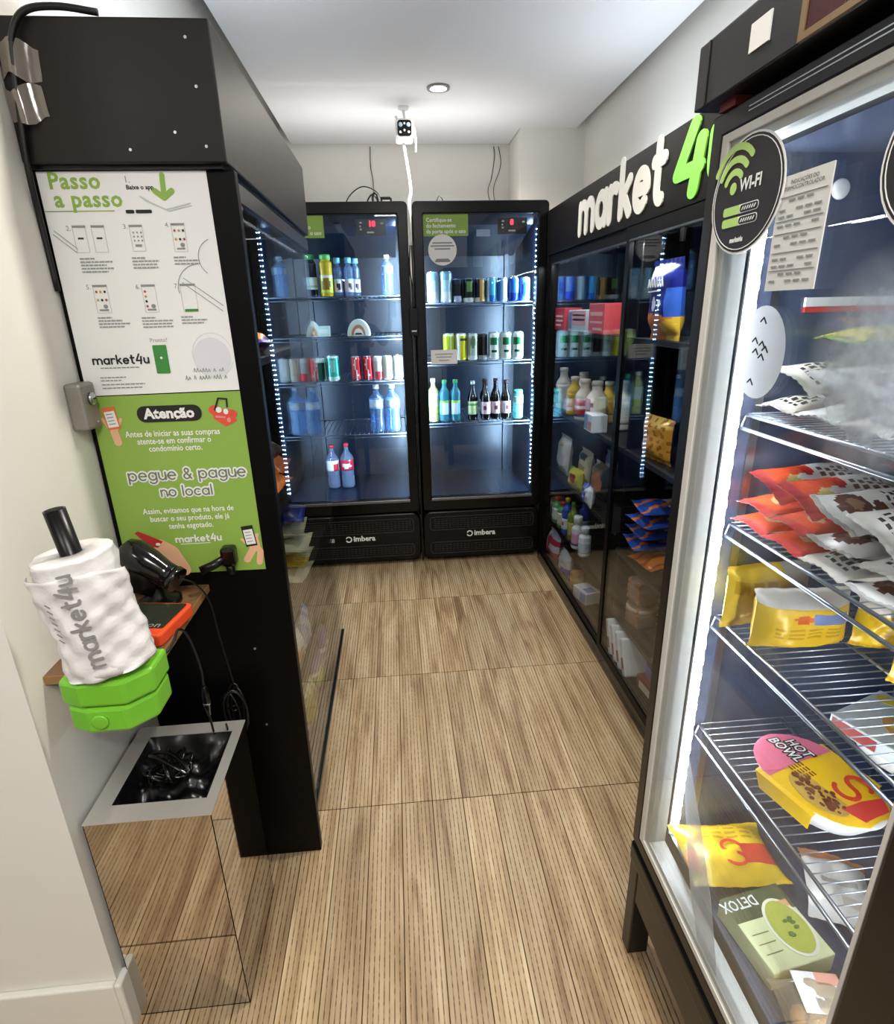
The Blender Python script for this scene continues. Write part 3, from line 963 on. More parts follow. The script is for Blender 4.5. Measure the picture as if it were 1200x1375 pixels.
def wifi_sticker(y, z):
    r = ROT_AISLE
    b = MB().prism(oval, 0, .0012, 'z')
    s = b.build('wifi_sticker', M_PAPER, door, world=False, loc=Vector((FX + .0005, y, z)) - world_loc(door), rot=r)
    MB().prism([(x * .965, q * .965) for x, q in oval], .0012, .0016, 'z').build('sticker_face', M_STK, s, world=False)
    b = MB()
    ring_prism(b, [(x * .925, q * .925) for x, q in oval], [(x * .91, q * .91) for x, q in oval], .0016, .0020, 'z')
    b.build('rim_line', M_PAPER, s, world=False)
    b = MB()
    cx, cy = -.030, .010
    for rr in (.022, .037, .052):
        b.stroke(arc(cx, cy, rr, rr, 45, 150, 10), .0085, .0016, .0022)
    b.disc(cx, cy + .002, .0075, .0075, .0016, .0022)
    b.build('wifi_symbol', M_LIME, s, world=False)
    b = MB()
    for k in (0, 1):
        zz = -.016 - k * .0145
        b.rrect(-.047, .035, zz - .0055, zz + .0055, .005, .0016, .0020)
    b.build('code_frame', M_PAPER, s, world=False)
    b = MB()
    for k in (0, 1):
        zz = -.016 - k * .0145
        b.rrect(-.006, .034, zz - .0045, zz + .0045, .004, .0020, .0023)
    b.build('code_field', M_STK, s, world=False)
    b = MB()
    for k in (0, 1):
        zz = -.016 - k * .0145
        b.rrect(-.047, -.007, zz - .0055, zz + .0055, .004, .0020, .0024)
    b.build('code_tab', M_LIME, s, world=False)
    b = MB()
    for k in (0, 1):
        zz = -.016 - k * .0145
        for q in range(6):
            b.stroke([(-.001 + q * .0055, zz - .0015), (.0015 + q * .0055, zz + .0015)], .0018, .0023, .0026)
    b.build('code_marks', M_PAPER, s, world=False)
    for bd, sz, px, pz in (('WI-FI', .021, -.014, .006), ('market4u', .008, -.022, -.056)):
        o = text(bd, sz, M_PAPER, s, (0, 0, 0), (0, 0, 0), 'lettering', bold=.0006)
        o.location = (px, pz, .0021)
    return s


wifi_sticker(.817, 1.585)
sb = MB().prism(oval, 0, .0012, 'z').build('dark_sticker', M_PAPER, door, world=False, loc=Vector((FX + .0005, .505, 1.571)) - world_loc(door), rot=ROT_AISLE)
MB().prism([(x * .965, q * .965) for x, q in oval], .0012, .0016, 'z').build('sticker_face', M_STK, sb, world=False)
b = MB(); ring_prism(b, [(x * .925, q * .925) for x, q in oval], [(x * .91, q * .91) for x, q in oval], .0016, .0020, 'z')
b.build('rim_line', M_PAPER, sb, world=False)
M_BACKLIT = bpy.data.materials.new('thin_white_film')
M_BACKLIT.use_nodes = True
_nt = M_BACKLIT.node_tree
_nt.nodes.remove(_nt.nodes['Principled BSDF'])
_mx = _nt.nodes.new('ShaderNodeMixShader'); _tl = _nt.nodes.new('ShaderNodeBsdfTranslucent'); _df = _nt.nodes.new('ShaderNodeBsdfDiffuse')
_nz = _nt.nodes.new('ShaderNodeTexNoise'); _rp = _nt.nodes.new('ShaderNodeMapRange'); _rp.inputs['To Min'].default_value = .86; _rp.inputs['To Max'].default_value = .95
_nt.links.new(_nz.outputs['Fac'], _rp.inputs['Value'])
for _s in (_tl, _df): _nt.links.new(_rp.outputs[0], _s.inputs[0])
_mx.inputs[0].default_value = .4
_nt.links.new(_tl.outputs[0], _mx.inputs[1]); _nt.links.new(_df.outputs[0], _mx.inputs[2]); _nt.links.new(_mx.outputs[0], _nt.nodes['Material Output'].inputs['Surface'])
ps = MB().box(FX + .0005, FX + .0022, .655, .745, 1.463, 1.590).build('instruction_sheet', mat('sheet_grey_white', '#d6d5d2', .6, noise=.03), door)
for bd, sz, y, z in (('INDICAÇÕES DO\nTERMOCONTROLADOR', .0062, .700, 1.580),):
    text(bd, sz, M_INK, ps, (FX, y, z), ROT_AISLE, 'lettering', align='CENTER')
b = MB()
for k, z in enumerate((1.562, 1.552, 1.545, 1.535, 1.522, 1.514, 1.498, 1.490, 1.481, 1.473)):
    for q in range(5):
        if (k * 3 + q) % 4:
            b.box(FX - .0002, FX + .0006, .738 - q * .0155 - .011, .738 - q * .0155, z, z + .0022)
b.build('printed_lines', M_GREY, ps)
b = MB()
for z in (1.567, 1.541, 1.527, 1.506, 1.486):
    b.box(FX - .0002, FX + .0006, .659, .741, z, z + .0006)
b.build('ruled_lines', M_GREY, ps)
ov = MB().add([(.052 * math.cos(a * PI / 16), .060 * math.sin(a * PI / 16), .0006) for a in range(32)], [list(range(32))]).build('white_sticker', M_BACKLIT, door, world=False, loc=Vector((FX + .012, .752, 1.386)) - world_loc(door), rot=ROT_AISLE)
b = MB()
for k, (x, z) in enumerate(((-.012, .014), (.004, .010), (.012, .004), (-.008, .0), (.006, -.006), (.0, .04), (-.01, -.04))):
    b.stroke([(x - .006, z), (x, z + .005), (x + .006, z - .002)], .0022, .0012, .0016)
b.build('sticker_print', M_INK, ov, world=False)
# breath of frost on the glass
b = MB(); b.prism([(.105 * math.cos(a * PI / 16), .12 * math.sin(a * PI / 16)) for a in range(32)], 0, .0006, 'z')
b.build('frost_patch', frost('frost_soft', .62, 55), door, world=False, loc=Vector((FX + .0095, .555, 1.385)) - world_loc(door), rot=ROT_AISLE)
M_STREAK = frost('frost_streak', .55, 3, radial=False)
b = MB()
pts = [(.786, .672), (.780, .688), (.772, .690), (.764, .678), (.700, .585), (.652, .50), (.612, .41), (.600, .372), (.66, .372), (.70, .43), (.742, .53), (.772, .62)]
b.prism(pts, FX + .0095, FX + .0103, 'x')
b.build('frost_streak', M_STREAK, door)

# ------------------------------------------------------------------ posters on the end of the left cabinet
PY = 1.2495


def at_front(mb, name, m, parent, x, z, off):
    o = mb.build(name, m, parent, world=False, rot=ROT_FRONT)
    o.location = Vector((x, PY - off, z)) - world_loc(parent)
    return o


p1 = thing('poster', 'white step-by-step instruction poster on the black cabinet end', 'poster', (-.481, PY, 1.30))
at_front(MB().prism([(-.634, 1.299), (-.328, 1.302), (-.333, 1.704), (-.6345, 1.7035)], 0, .0012, 'z'), 'sheet', M_PAPER, p1, 0, 0, 0)
O2 = .0018
text('Passo', .038, M_GREEN, p1, (-.617, PY - O2, 1.676), ROT_FRONT, 'headline', bold=.0010, space=1.08)
text('a passo', .038, M_GREEN, p1, (-.613, PY - O2, 1.646), ROT_FRONT, 'headline', bold=.0010, space=1.08)
at_front(MB().box(-.633, -.509, 1.638, 1.6395, 0, .0005), 'headline_rule', M_GREEN, p1, 0, 0, O2)
text('1.', .016, M_GREY, p1, (-.483, PY - O2, 1.685), ROT_FRONT, 'step_number')
text('Baixe o app', .0105, M_INK, p1, (-.481, PY - O2, 1.674), ROT_FRONT, 'step_caption', bold=.0003)
b = MB(); b.stroke([(-.413, 1.697), (-.415, 1.668)], .009); b.stroke([(-.430, 1.671), (-.4155, 1.660), (-.400, 1.671)], .010); b.stroke([(-.42, 1.664), (-.411, 1.664)], .008)
at_front(b, 'down_arrow', M_GREEN, p1, 0, 0, O2)
b = MB(); b.stroke([(-.458, 1.662), (-.438, 1.650), (-.415, 1.640), (-.40, 1.643), (-.37, 1.650)], .0022); b.stroke([(-.452, 1.656), (-.43, 1.647), (-.41, 1.637), (-.38, 1.644), (-.368, 1.646)], .001)
at_front(b, 'phone_drawing', M_LGREY, p1, 0, 0, O2)
b = MB(); b.rrect(-.489, -.474, 1.634, 1.640, .002); b.rrect(-.471, -.442, 1.634, 1.640, .002)
at_front(b, 'store_button', M_INK, p1, 0, 0, O2)


def phone(x0, z1, w, h, kind):
    b = MB()
    ring_prism(b, [(x0, z1 - h), (x0 + w, z1 - h), (x0 + w, z1), (x0, z1)], [(x0 + .0008, z1 - h + .0008), (x0 + w - .0008, z1 - h + .0008), (x0 + w - .0008, z1 - .0008), (x0 + .0008, z1 - .0008)], 0, .0005, 'z')
    at_front(b, 'phone_outline', M_LGREY, p1, 0, 0, O2)
    b = MB(); b.box(x0, x0 + w, z1 - .004, z1 - .0005, 0, .0006)
    at_front(b, 'phone_bar', M_GREY, p1, 0, 0, O2)
    if kind == 'lines':
        b = MB(); b.box(x0 + .007, x0 + w - .007, z1 - .024, z1 - .021, 0, .0006)
        at_front(b, 'phone_text', M_INK, p1, 0, 0, O2)
    if kind == 'keys':
        b = MB()
        for i in range(3):
            for j in range(3):
                b.box(x0 + .005 + i * .007, x0 + .0075 + i * .007, z1 - .015 - j * .007, z1 - .012 - j * .007, 0, .0006)
        b.box(x0 + .006, x0 + w - .006, z1 - .038, z1 - .034, 0, .0006)
        at_front(b, 'phone_keys', M_GREY, p1, 0, 0, O2)
    if kind in ('goods', 'list'):
        cols = [mat('print_red', '#a8413a', .5), mat('print_ochre', '#c9974a', .5), M_INK]
        for c in range(3):
            b = MB()
            for i in range(3 if kind == 'goods' else 1):
                for j in range(2 if kind == 'goods' else 4):
                    if (i + j) % 3 == c:
                        b.disc(x0 + .0055 + i * .0078, z1 - .013 - j * (.015 if kind == 'goods' else .009), .0021, .0024, 0, .0006, n=10)
            if b.v:
                at_front(b, 'goods_pictures', cols[c], p1, 0, 0, O2)
        b = MB(); b.box(x0 + .005, x0 + w - .005, z1 - h + .004, z1 - h + .007, 0, .0006); b.disc(x0 + w * .65, z1 - h + .012, .004, .004, 0, .0006, n=12)
        at_front(b, 'phone_text', M_GREY, p1, 0, 0, O2)
    if kind == 'pay':
        b = MB(); b.box(x0 + .003, x0 + w - .001, z1 - h, z1 - h + .005, 0, .0007)
        at_front(b, 'green_button', mat('print_dark_green', '#3c8a3c', .5), p1, 0, 0, O2)


for n_, x, z in (('2.', -.603, 1.606), ('3.', -.500, 1.608), ('4.', -.423, 1.610), ('5.', -.590, 1.503), ('6.', -.498, 1.502), ('7.', -.425, 1.502)):
    text(n_, .012, M_GREY, p1, (x, PY - O2, z), ROT_FRONT, 'step_number')
for a in ((-.592, 1.615, .024, .047, 'lines'), (-.558, 1.615, .024, .047, 'lines'), (-.489, 1.615, .024, .046, 'keys'), (-.412, 1.617, .025, .05, 'goods'),
          (-.578, 1.511, .027, .052, 'goods'), (-.487, 1.510, .026, .052, 'list'), (-.414, 1.510, .029, .052, 'pay')):
    phone(*a)
b = MB()
rnd = random.Random(5)
for x, z, n, w in ((-.590, 1.556, 5, .060), (-.494, 1.556, 4, .054), (-.416, 1.556, 3, .050), (-.580, 1.449, 4, .060), (-.497, 1.447, 4, .060), (-.421, 1.447, 3, .050)):
    for k in range(n):
        xx = x
        end = x + w * (.45 if k == 0 else rnd.uniform(.75, 1.0))
        while xx < end:
            l = rnd.uniform(.004, .010)
            b.box(xx, min(xx + l, end), z - k * .0058, z - k * .0058 + .0026, 0, .0006)
            xx += l + .0014
at_front(b, 'caption_lines', mat('caption_grey', '#9a9a9a', .6), p1, 0, 0, O2)
text('Pronto!', .011, M_GREY, p1, (-.490, PY - O2, 1.402), ROT_FRONT, 'step_caption')
b = MB(); b.rrect(-.487, -.460, 1.340, 1.396, .002)
gp = at_front(b, 'green_phone', mat('print_dark_green', '#3c8a3c', .5), p1, 0, 0, O2)
b = MB(); b.disc(-.473, 1.371, .0025, .0025, .0009, .0013, n=10)
at_front(b, 'phone_dot', M_PAPER, p1, 0, 0, O2)
b = MB()
sign_letters('market4u', .0100, .0046, .0031, .0006, lambda ch, m_: b.add(m_.v, m_.f))
at_front(b, 'shop_name', M_INK, p1, -.607, 1.362, O2)
b = MB()
for z, x0, x1 in ((1.353, -.595, -.52), (1.334, -.600, -.55), (1.328, -.600, -.560), (1.320, -.600, -.515), (1.313, -.600, -.520)):
    xx = x0
    while xx < x1:
        l = rnd.uniform(.004, .009); b.box(xx, min(xx + l, x1), z, z + .002, 0, .0006); xx += l + .0016
at_front(b, 'small_print', M_GREY, p1, 0, 0, O2)
b = MB()
b.stroke(arc(-.371, 1.373, .040, .044, 20, 340, 26), .001)
b.disc(-.373, 1.368, .037, .040, 0, .0004)
at_front(b, 'pale_circle', mat('print_pale_grey', '#e0dfe4', .5, noise=.02), p1, 0, 0, O2 - .0004)
b = MB()
for (x0, z0, x1, z1) in ((-.625, 1.606, -.590, 1.575), (-.628, 1.600, -.592, 1.568), (-.404, 1.520, -.336, 1.468), (-.408, 1.512, -.338, 1.458)):
    b.stroke([(x0, z0), (x1, z1)], .0009)
b.stroke(arc(-.372, 1.50, .045, .045, 90, 190, 12), .0008); b.stroke(arc(-.335, 1.555, .035, .035, 110, 230, 10), .0008)
tag(at_front(b, 'diagonal_lines', M_GREY, p1, 0, 0, O2), kind='stuff')
b = MB()
for base, x0, x1 in ((1.341, -.414, -.352), (1.326, -.432, -.350)):
    x = x0; pts = []
    while x < x1:
        pts += [(x, base), (x + .0022, base + rnd.uniform(.004, .009)), (x + .0040, base + rnd.uniform(-.001, .002))]
        x += .0058
        if rnd.random() < .28:
            if len(pts) > 2: b.stroke(pts, .0009, seg=3)
            pts = []; x += .005
    if len(pts) > 2: b.stroke(pts, .0009, seg=3)
at_front(b, 'handwriting', M_GREY, p1, 0, 0, O2)

p2 = thing('poster', 'green notice poster with white lettering under the white poster', 'poster', (-.48, PY, .89))
at_front(MB().prism([(-.6325, .946), (-.326, .889), (-.328, 1.2995), (-.6335, 1.296)], 0, .0010, 'z'), 'sheet', M_GREEN, p2, 0, 0, 0) if False else \
    at_front(MB().prism([(-.632, .892), (-.326, .889), (-.328, 1.2995), (-.6335, 1.297)], 0, .0010, 'z'), 'sheet', M_GREEN, p2, 0, 0, 0)
b = MB(); b.rrect(-.543, -.412, 1.241, 1.275, .016)
pl_ = at_front(b, 'title_plate', M_INK, p2, 0, 0, O2)
text('Atenção', .030, M_PAPER, p2, (-.478, PY - O2 - .0009, 1.249), ROT_FRONT, 'title', bold=.0012, align='CENTER')
text('Antes de iniciar as suas compras\natente-se em confirmar o\ncondomínio certo.', .0185, M_PAPER, p2, (-.478, PY - O2, 1.211), ROT_FRONT, 'notice_text', bold=.0003, align='CENTER', spacing_line=.88, sx=.80)
M_PGREY = mat('print_mid_grey', '#6d7a63', .5, noise=.03)
for word, xh, gap, x0, z0 in (('pegue & pague', .0162, .0056, -.586, 1.116), ('no local', .0140, .0052, -.525, 1.078)):
    for off, w, m_, nm in ((.0, .0098, M_PAPER, 'slogan_outline'), (.0014, .0030, M_PGREY, 'slogan')):
        b = MB()
        sign_letters(word, xh, gap, w, .0006, lambda ch, mm: b.add(mm.v, mm.f))
        at_front(b, nm, m_, p2, x0, z0, O2 + off)
text('Assim, evitamos que na hora de\nbuscar o seu produto, ele já\ntenha esgotado.', .0185, M_PAPER, p2, (-.475, PY - O2, 1.038), ROT_FRONT, 'notice_text', bold=.0003, align='CENTER', spacing_line=1.0, sx=.82)
b = MB()
sign_letters('market4u', .0092, .0042, .0030, .0006, lambda ch, m_: b.add(m_.v, m_.f))
at_front(b, 'shop_name', M_PAPER, p2, -.514, .968, O2)
at_front(MB().box(-.505, -.44, .962, .9635, 0, .0006), 'tagline', M_PAPER, p2, 0, 0, O2)
M_SKIN = mat('print_skin', '#eab58e', .55, noise=.03); M_ORANGE = mat('print_orange', '#e8743b', .5, noise=.04); M_REDP = mat('print_deep_red', '#b5282c', .5, noise=.04)


def drawing(name, m, fn, lift=0.0):
    b = MB(); fn(b)
    at_front(b, name, m, p2, 0, 0, O2 + lift)


def hand_phone(cx, cz, sx_=1, w=.020, h=.040, tilt=.25, frame=M_ORANGE, arm=.04, px=0):
    ca, sa = math.cos(tilt), math.sin(tilt)

    def R(x, z): return (cx + x * ca - z * sa, cz + x * sa + z * ca)
    drawing('drawn_arm', M_SKIN, lambda b: (b.stroke([R(0, -h * .3), R(-.003 * sx_, -h * .6), (cx + px, cz - h * .55 - arm)], .016), b.stroke([R(-w * .7 * sx_, h * .02), R(-w * .4 * sx_, -h * .4)], .006), b.stroke([R(w * .7 * sx_, -h * .1), R(w * .2 * sx_, -h * .5)], .006)))
    drawing('drawn_phone', frame, lambda b: b.prism([R(-w / 2, -h / 2), R(w / 2, -h / 2), R(w / 2, h / 2), R(-w / 2, h / 2)], 0, .0006, 'z'), .0006)
    drawing('drawn_screen', M_PAPER, lambda b: b.prism([R(-w * .4, -h * .4), R(w * .4, -h * .4), R(w * .4, h * .32), R(-w * .4, h * .32)], 0, .0006, 'z'), .0012)
    drawing('drawn_lines', M_GREY, lambda b: [b.stroke([R(-w * .25, h * q), R(w * .2, h * q)], .0016) for q in (.2, .05, -.1, -.25)], .0018)


hand_phone(-.596, 1.252, 1, .026, .046, .12, M_ORANGE, .026, .004)
drawing('drawn_basket', mat('print_red_orange', '#e2543a', .5, noise=.05), lambda b: (b.prism([(-.392, 1.262), (-.352, 1.262), (-.342, 1.238), (-.366, 1.226), (-.388, 1.243)], 0, .0006, 'z'), b.disc(-.385, 1.262, .012, .010), b.disc(-.352, 1.252, .012, .010)))
drawing('drawn_basket_handle', M_INK, lambda b: b.stroke([(-.384, 1.262), (-.374, 1.286), (-.357, 1.284), (-.358, 1.268)], .0035), .0006)
drawing('drawn_goods', M_PAPER, lambda b: (b.disc(-.376, 1.262, .006, .006), b.disc(-.362, 1.258, .005, .006)), .0008)
drawing('drawn_goods', mat('print_pink', '#e78f9a', .5), lambda b: (b.stroke([(-.383, 1.248), (-.366, 1.246)], .004), b.disc(-.358, 1.240, .004, .005)), .0010)
drawing('drawn_hand', M_SKIN, lambda b: (b.stroke([(-.55, .962), (-.527, .945), (-.508, .900)], .030), b.stroke([(-.565, .972), (-.545, .962)], .013), b.stroke([(-.545, .945), (-.53, .925)], .02)))
drawing('drawn_card', M_REDP, lambda b: b.prism([(-.600, .995), (-.592, .999), (-.543, .972), (-.556, .957), (-.572, .962)], 0, .0006, 'z'), .0008)
drawing('drawn_fingers', M_PAPER, lambda b: b.stroke([(-.556, .966), (-.552, .966)], .006), .0014)
hand_phone(-.352, .974, -1, .026, .050, .12, M_INK, .030, -.012)
drawing('drawn_arm', M_SKIN, lambda b: (b.stroke([(-.345, .958), (-.332, .935), (-.337, .908)], .014), b.stroke([(-.338, .975), (-.334, .95)], .007)), .0003)
drawing('drawn_coin', mat('print_gold', '#efb55a', .5, noise=.04), lambda b: (b.disc(-.413, .928, .014, .009), b.disc(-.425, .912, .010, .007)), .0004)

# ------------------------------------------------------------------ things on and by the left wall
ks = thing('key_switch', 'small grey metal key switch box on the white wall', 'switch', (-.645, 1.215, 1.238))
b = MB(); b.box(-.6455, -.612, 1.186, 1.243, 1.238, 1.330)
b.build('housing', mat('cast_grey_metal', '#8f8b84', .45, .5, noise=.1, scale=60), ks, bevel=.006)
b = MB(); b.lathe([(.013, 0), (.013, .004), (.010, .007), (0, .007)], 18, m=0)
k1 = b.build('lock', M_ALU, ks, world=False, loc=(.033, .002, .060), rot=(0, PI / 2, 0))
b = MB(); b.box(-.0012, .0012, -.005, .005, .007, .0078); b.build('keyhole', M_INK, k1, world=False)
b = MB(); b.lathe([(.003, 0), (.002, .002), (0, .002)], 10); b.build('screw', M_SCREW, ks, world=False, loc=(.034, .006, .012), rot=(0, PI / 2, 0))

SZ = .858
sh = thing('wall_shelf', 'small dark wooden shelf board fixed to the white wall beside the cabinet', 'shelf', (-.56, 1.08, SZ - .018))
b = MB(); b.box(-.645, -.462, .912, 1.249, SZ - .016, SZ)
b.build('board', M_WOODSHELF, sh)
b = MB(); b.box(-.462, -.4605, .9115, 1.249, SZ - .016, SZ); b.box(-.645, -.462, .9105, .912, SZ - .016, SZ)
b.build('edge_band', M_WOODEDGE, sh)

# green bag dispenser hung on the front edge of the shelf
gd = thing('bag_dispenser', 'bright green plastic bag dispenser hung on the shelf front', 'dispenser', (-.497, .86, .78))
M_LIMEP = mat('lime_plastic', '#76c034', .35, noise=.04, scale=12)


def hexo(w, d, c=.035):
    return [(-w / 2, d / 2), (-w / 2, -d / 2 + c * .4), (-w / 2 + c, -d / 2), (w / 2 - c, -d / 2), (w / 2, -d / 2 + c), (w / 2, d / 2)]


b = MB()
o1 = hexo(.142, .098); o2 = hexo(.128, .086)
b.prism([(x - .497, y + .862) for x, y in hexo(.132, .096)], .806, .853, 'z')
b.build('lower_box', M_LIMEP, gd, bevel=.006)
b = MB()
b.prism([(x - .497, y + .862) for x, y in hexo(.140, .098)], .857, .902, 'z')
b.build('upper_box', M_LIMEP, gd, bevel=.006)
b = MB(); b.lathe([(.0135, 0), (.0135, .003), (.011, .004), (0, .004)], 20)
b.build('round_boss', M_LIMEP, gd, world=False, loc=(-.012, -.0455, .049), rot=(PI / 2, 0, 0))
b = MB(); b.tube([(-.4945, .868, .9025), (-.5265, .868, 1.178)], .0155, 20)
tube_ = b.build('black_tube', M_BLACKP, gd)
MB().tube([(-.52653, .868, 1.1782), (-.52660, .868, 1.1788)], .0125, 20).build('tube_mouth', mat('tube_hollow', '#020202', .9, noise=.05), tube_)

# roll of plastic bags on the tube, with one bag hanging half unwound
rl = thing('bag_roll', 'thick white roll of printed plastic bags on a black tube', 'plastic roll', (-.4955, .868, .9095), (0, -.116, 0))
M_BAGW = mat('white_film', '#e6e3e2', .45, noise=.05, scale=38, bump=.9)
b = MB()
prof = []
for k in range(15):
    z = .002 + k * .0136
    prof.append((.059 + .0022 * math.sin(k * 2.1) + (.004 if k < 2 else 0), z))
prof = [(.0168, .002)] + prof
prof += [(.0585, .196), (.055, .1995), (.048, .2000), (.0168, .1988), (.0168, .17)]
b.lathe(prof, 40, caps=False)
vs = []
for i, v in enumerate(b.v):
    a = math.atan2(v[1], v[0]); r = math.hypot(v[0], v[1])
    w = .0016 * math.sin(a * 5 + v[2] * 60) + .0011 * math.sin(a * 11 - v[2] * 130)
    k = (r + (w if r > .05 else 0)) / max(r, 1e-6)
    vs.append((v[0] * k, v[1] * k, v[2]))
b.v = vs
b.build('roll', M_BAGW, rl, world=False)
b = MB()
n, m_ = 36, 30
vs = []
for j in range(m_ + 1):
    t = j / m_
    for i in range(n + 1):
        s = i / n
        a = math.radians(-150 + 150 * s)
        r = .0645 + .0028 * math.sin(9 * s + 7 * t) + .0017 * math.sin(23 * s - 15 * t) + .0012 * math.sin(37 * t + 11 * s) + .004 * max(0, s - .72) * t * 3 + .010 * max(0, s - .75) * (1 - t * .6) * 3
        z = .181 - .004 * s - t * (.178 + .012 * math.sin(5 * s) + .012 * s) - .05 * max(0, s - .7) * (1 - t)
        vs.append((math.cos(a) * r, math.sin(a) * r, max(z, .001 - .006 * 0)))
fs = [(j * (n + 1) + i, j * (n + 1) + i + 1, (j + 1) * (n + 1) + i + 1, (j + 1) * (n + 1) + i) for j in range(m_) for i in range(n)]
b.add(vs, fs, 0, True)
o = b.build('loose_bag', M_BAGW, rl, world=False)
sm = o.modifiers.new('film', 'SOLIDIFY'); sm.thickness = .0008
lb = o
# shop name printed on the bag, running up the roll: letters wrapped on the cylinder
M_FADE = mat('bag_print_grey', '#8e8b8a', .6, noise=.1)


def wrap(mb, r, a_mid, z0):
    """local x -> up the roll, local y -> around it, local z -> outwards"""
    out = []
    for x, y, z in mb.v:
        a = a_mid - y / r
        out.append((math.cos(a) * (r + z), math.sin(a) * (r + z), z0 + x))
    mb.v = out
    return mb


def fine(poly, n=4):
    out = []
    for (x0, y0), (x1, y1) in zip(poly[:-1], poly[1:]):
        for k in range(n):
            out.append((x0 + (x1 - x0) * k / n, y0 + (y1 - y0) * k / n))
    return out + [poly[-1]]


for word, am, z0, xh in (('market4u', -1.36, .030, .0150), ('um', -1.80, .080, .009)):
    b = MB()
    x = 0
    if word == 'um':
        for k in range(7):
            b.stroke(fine([(k * .010, .0), (k * .010 + .005, .006)], 2), .0022, .0034, .0040)
    else:
        for ch in word:
            st_, ad = GL[ch]
            for poly in st_:
                b.stroke(fine([(x + p * xh, -.012 + q * xh) for p, q in poly], 2), .0042, .0034, .0040, seg=4)
            x += ad * xh + .006
    # mirror y so that the letters read from the bottom up
    wrap(b, .0665, am, z0).build('bag_print', M_FADE, lb, world=False)

# barcode scanner in its cradle
bs = thing('barcode_scanner', 'black handheld barcode scanner lying in its stand on the shelf', 'scanner', (-.54, 1.17, SZ))
b = MB()
b.lathe([(.045, 0), (.045, .008), (.036, .014), (.020, .02), (.017, .04)], 22)
b.build('stand', M_BLACKP, bs, world=False, loc=(0, 0, 0))
b = MB(); b.tube([(-.052, .0, .128), (-.046, -.002, .126), (-.03, -.006, .118), (.0, -.012, .100), (.03, -.02, .080), (.05, -.025, .067)], [.018, .030, .036, .031, .026, .026], 18)
b.build('handle', M_BLACKG, bs, world=False)
b = MB(); b.tube([(.046, -.024, .069), (.056, -.027, .063)], [.029, .029], 18); b.build('ring', M_BLACKG, bs, world=False)
b = MB(); b.tube([(-.030, .0, .105), (-.032, -.002, .08), (-.02, -.004, .05), (-.005, 0, .03)], [.030, .036, .030, .018], 16); b.build('head', M_BLACKP, bs, world=False)
b = MB(); b.tube([(.0, -.02, .075), (.012, -.024, .06), (.018, -.024, .05)], [.008, .007, .004], 10); b.build('trigger', M_BLACKP, bs, world=False)

# small webcam-like reader on the shelf corner
wc = thing('reader_clip', 'small black clip-on camera at the shelf corner below the green poster', 'camera', (-.412, 1.235, .90))
b = MB(); b.tube([(-.455, 1.20, .915), (-.43, 1.21, .922), (-.405, 1.225, .932)], .010, 10); b.build('arm', M_BLACKP, wc)
b = MB(); b.box(-.415, -.382, 1.215, 1.2485, .912, .958); b.build('head', M_BLACKG, wc, bevel=.008)
b = MB(); b.tube([(-.400, 1.232, .915), (-.396, 1.225, .890)], [.012, .007], 10); b.build('foot', M_BLACKP, wc)

# payment terminal
tm = thing('payment_terminal', 'orange card payment terminal with dark screen on the shelf', 'terminal', (-.514, 1.058, SZ), (0, 0, math.radians(-9)))
M_OR = mat('orange_shell', '#e8502a', .35, noise=.03)
b = MB(); b.prism(rr_pts(-.060, .058, -.068, .062, .012), 0, .026, 'z'); b.build('shell', M_OR, tm, world=False, bevel=.004)
b = MB(); b.prism(rr_pts(-.052, .049, -.042, .054, .005), .026, .0275, 'z'); sc_ = b.build('screen', mat('terminal_screen', '#2d3126', .15, noise=.08), tm, world=False)
o = text('ton', .026, M_GREY, sc_, (0, 0, 0), (0, 0, 0), 'screen_mark'); o.location = (.005, -.040, .0277)
b = MB(); b.box(-.014, .014, -.0705, -.067, .007, .016); b.build('port', M_INK, tm, world=False)


def cable(name, label, pts, r=.0022, m=None, cat='cable', n=6):
    """smooth cable through control points (Catmull-Rom)"""
    P = [Vector(p) for p in pts]
    P = [P[0] * 2 - P[1]] + P + [P[-1] * 2 - P[-2]]
    out = []
    for i in range(1, len(P) - 2):
        for k in range(n):
            t = k / n
            a, b_, c, d = P[i - 1], P[i], P[i + 1], P[i + 2]
            out.append(.5 * ((2 * b_) + (c - a) * t + (2 * a - 5 * b_ + 4 * c - d) * t * t + (3 * b_ - a - 3 * c + d) * t ** 3))
    out.append(P[-2])
    if len(pts) == 2:
        out = [Vector(p) for p in pts]
    o = MB().tube(out, r, 8).build(name, m or M_RUBBER)
    if label:
        tag(o, label, cat)
    return o


cable('power_cable', 'black cable looping from the payment terminal over the shelf edge', [(-.526, .979, .869), (-.522, .958, .866), (-.500, .945, .8605), (-.455, .955, .8615), (-.448, .985, .866), (-.452, 1.03, .868), (-.449, 1.06, .83), (-.450, 1.09, .74), (-.455, 1.10, .68)], .0026)
jn = thing('cable_plug', 'black inline plug hanging in front of the black cabinet', 'plug', (-.457, 1.105, .62))
b = MB(); b.tube([(-.455, 1.10, .685), (-.456, 1.104, .66), (-.458, 1.107, .63), (-.459, 1.11, .60)], [.005, .008, .008, .004], 10); b.build('plug_body', M_BLACKP, jn)
b = MB(); b.tube([(-.4575, 1.106, .638), (-.4578, 1.1065, .632)], [.0086, .0086], 10); b.build('metal_ring', M_ALU, jn)
cable('power_cable', 'black cable hanging down from the inline plug to the bin', [(-.459, 1.11, .60), (-.457, 1.115, .54), (-.445, 1.12, .51), (-.428, 1.115, .545), (-.43, 1.12, .565)], .0024)
cable('data_cable', 'thin black cable hanging from the scanner to the coiled bundle', [(-.485, 1.145, .925), (-.462, 1.17, .90), (-.448, 1.20, .84), (-.444, 1.212, .74), (-.437, 1.215, .66), (-.430, 1.215, .60)], .0020)
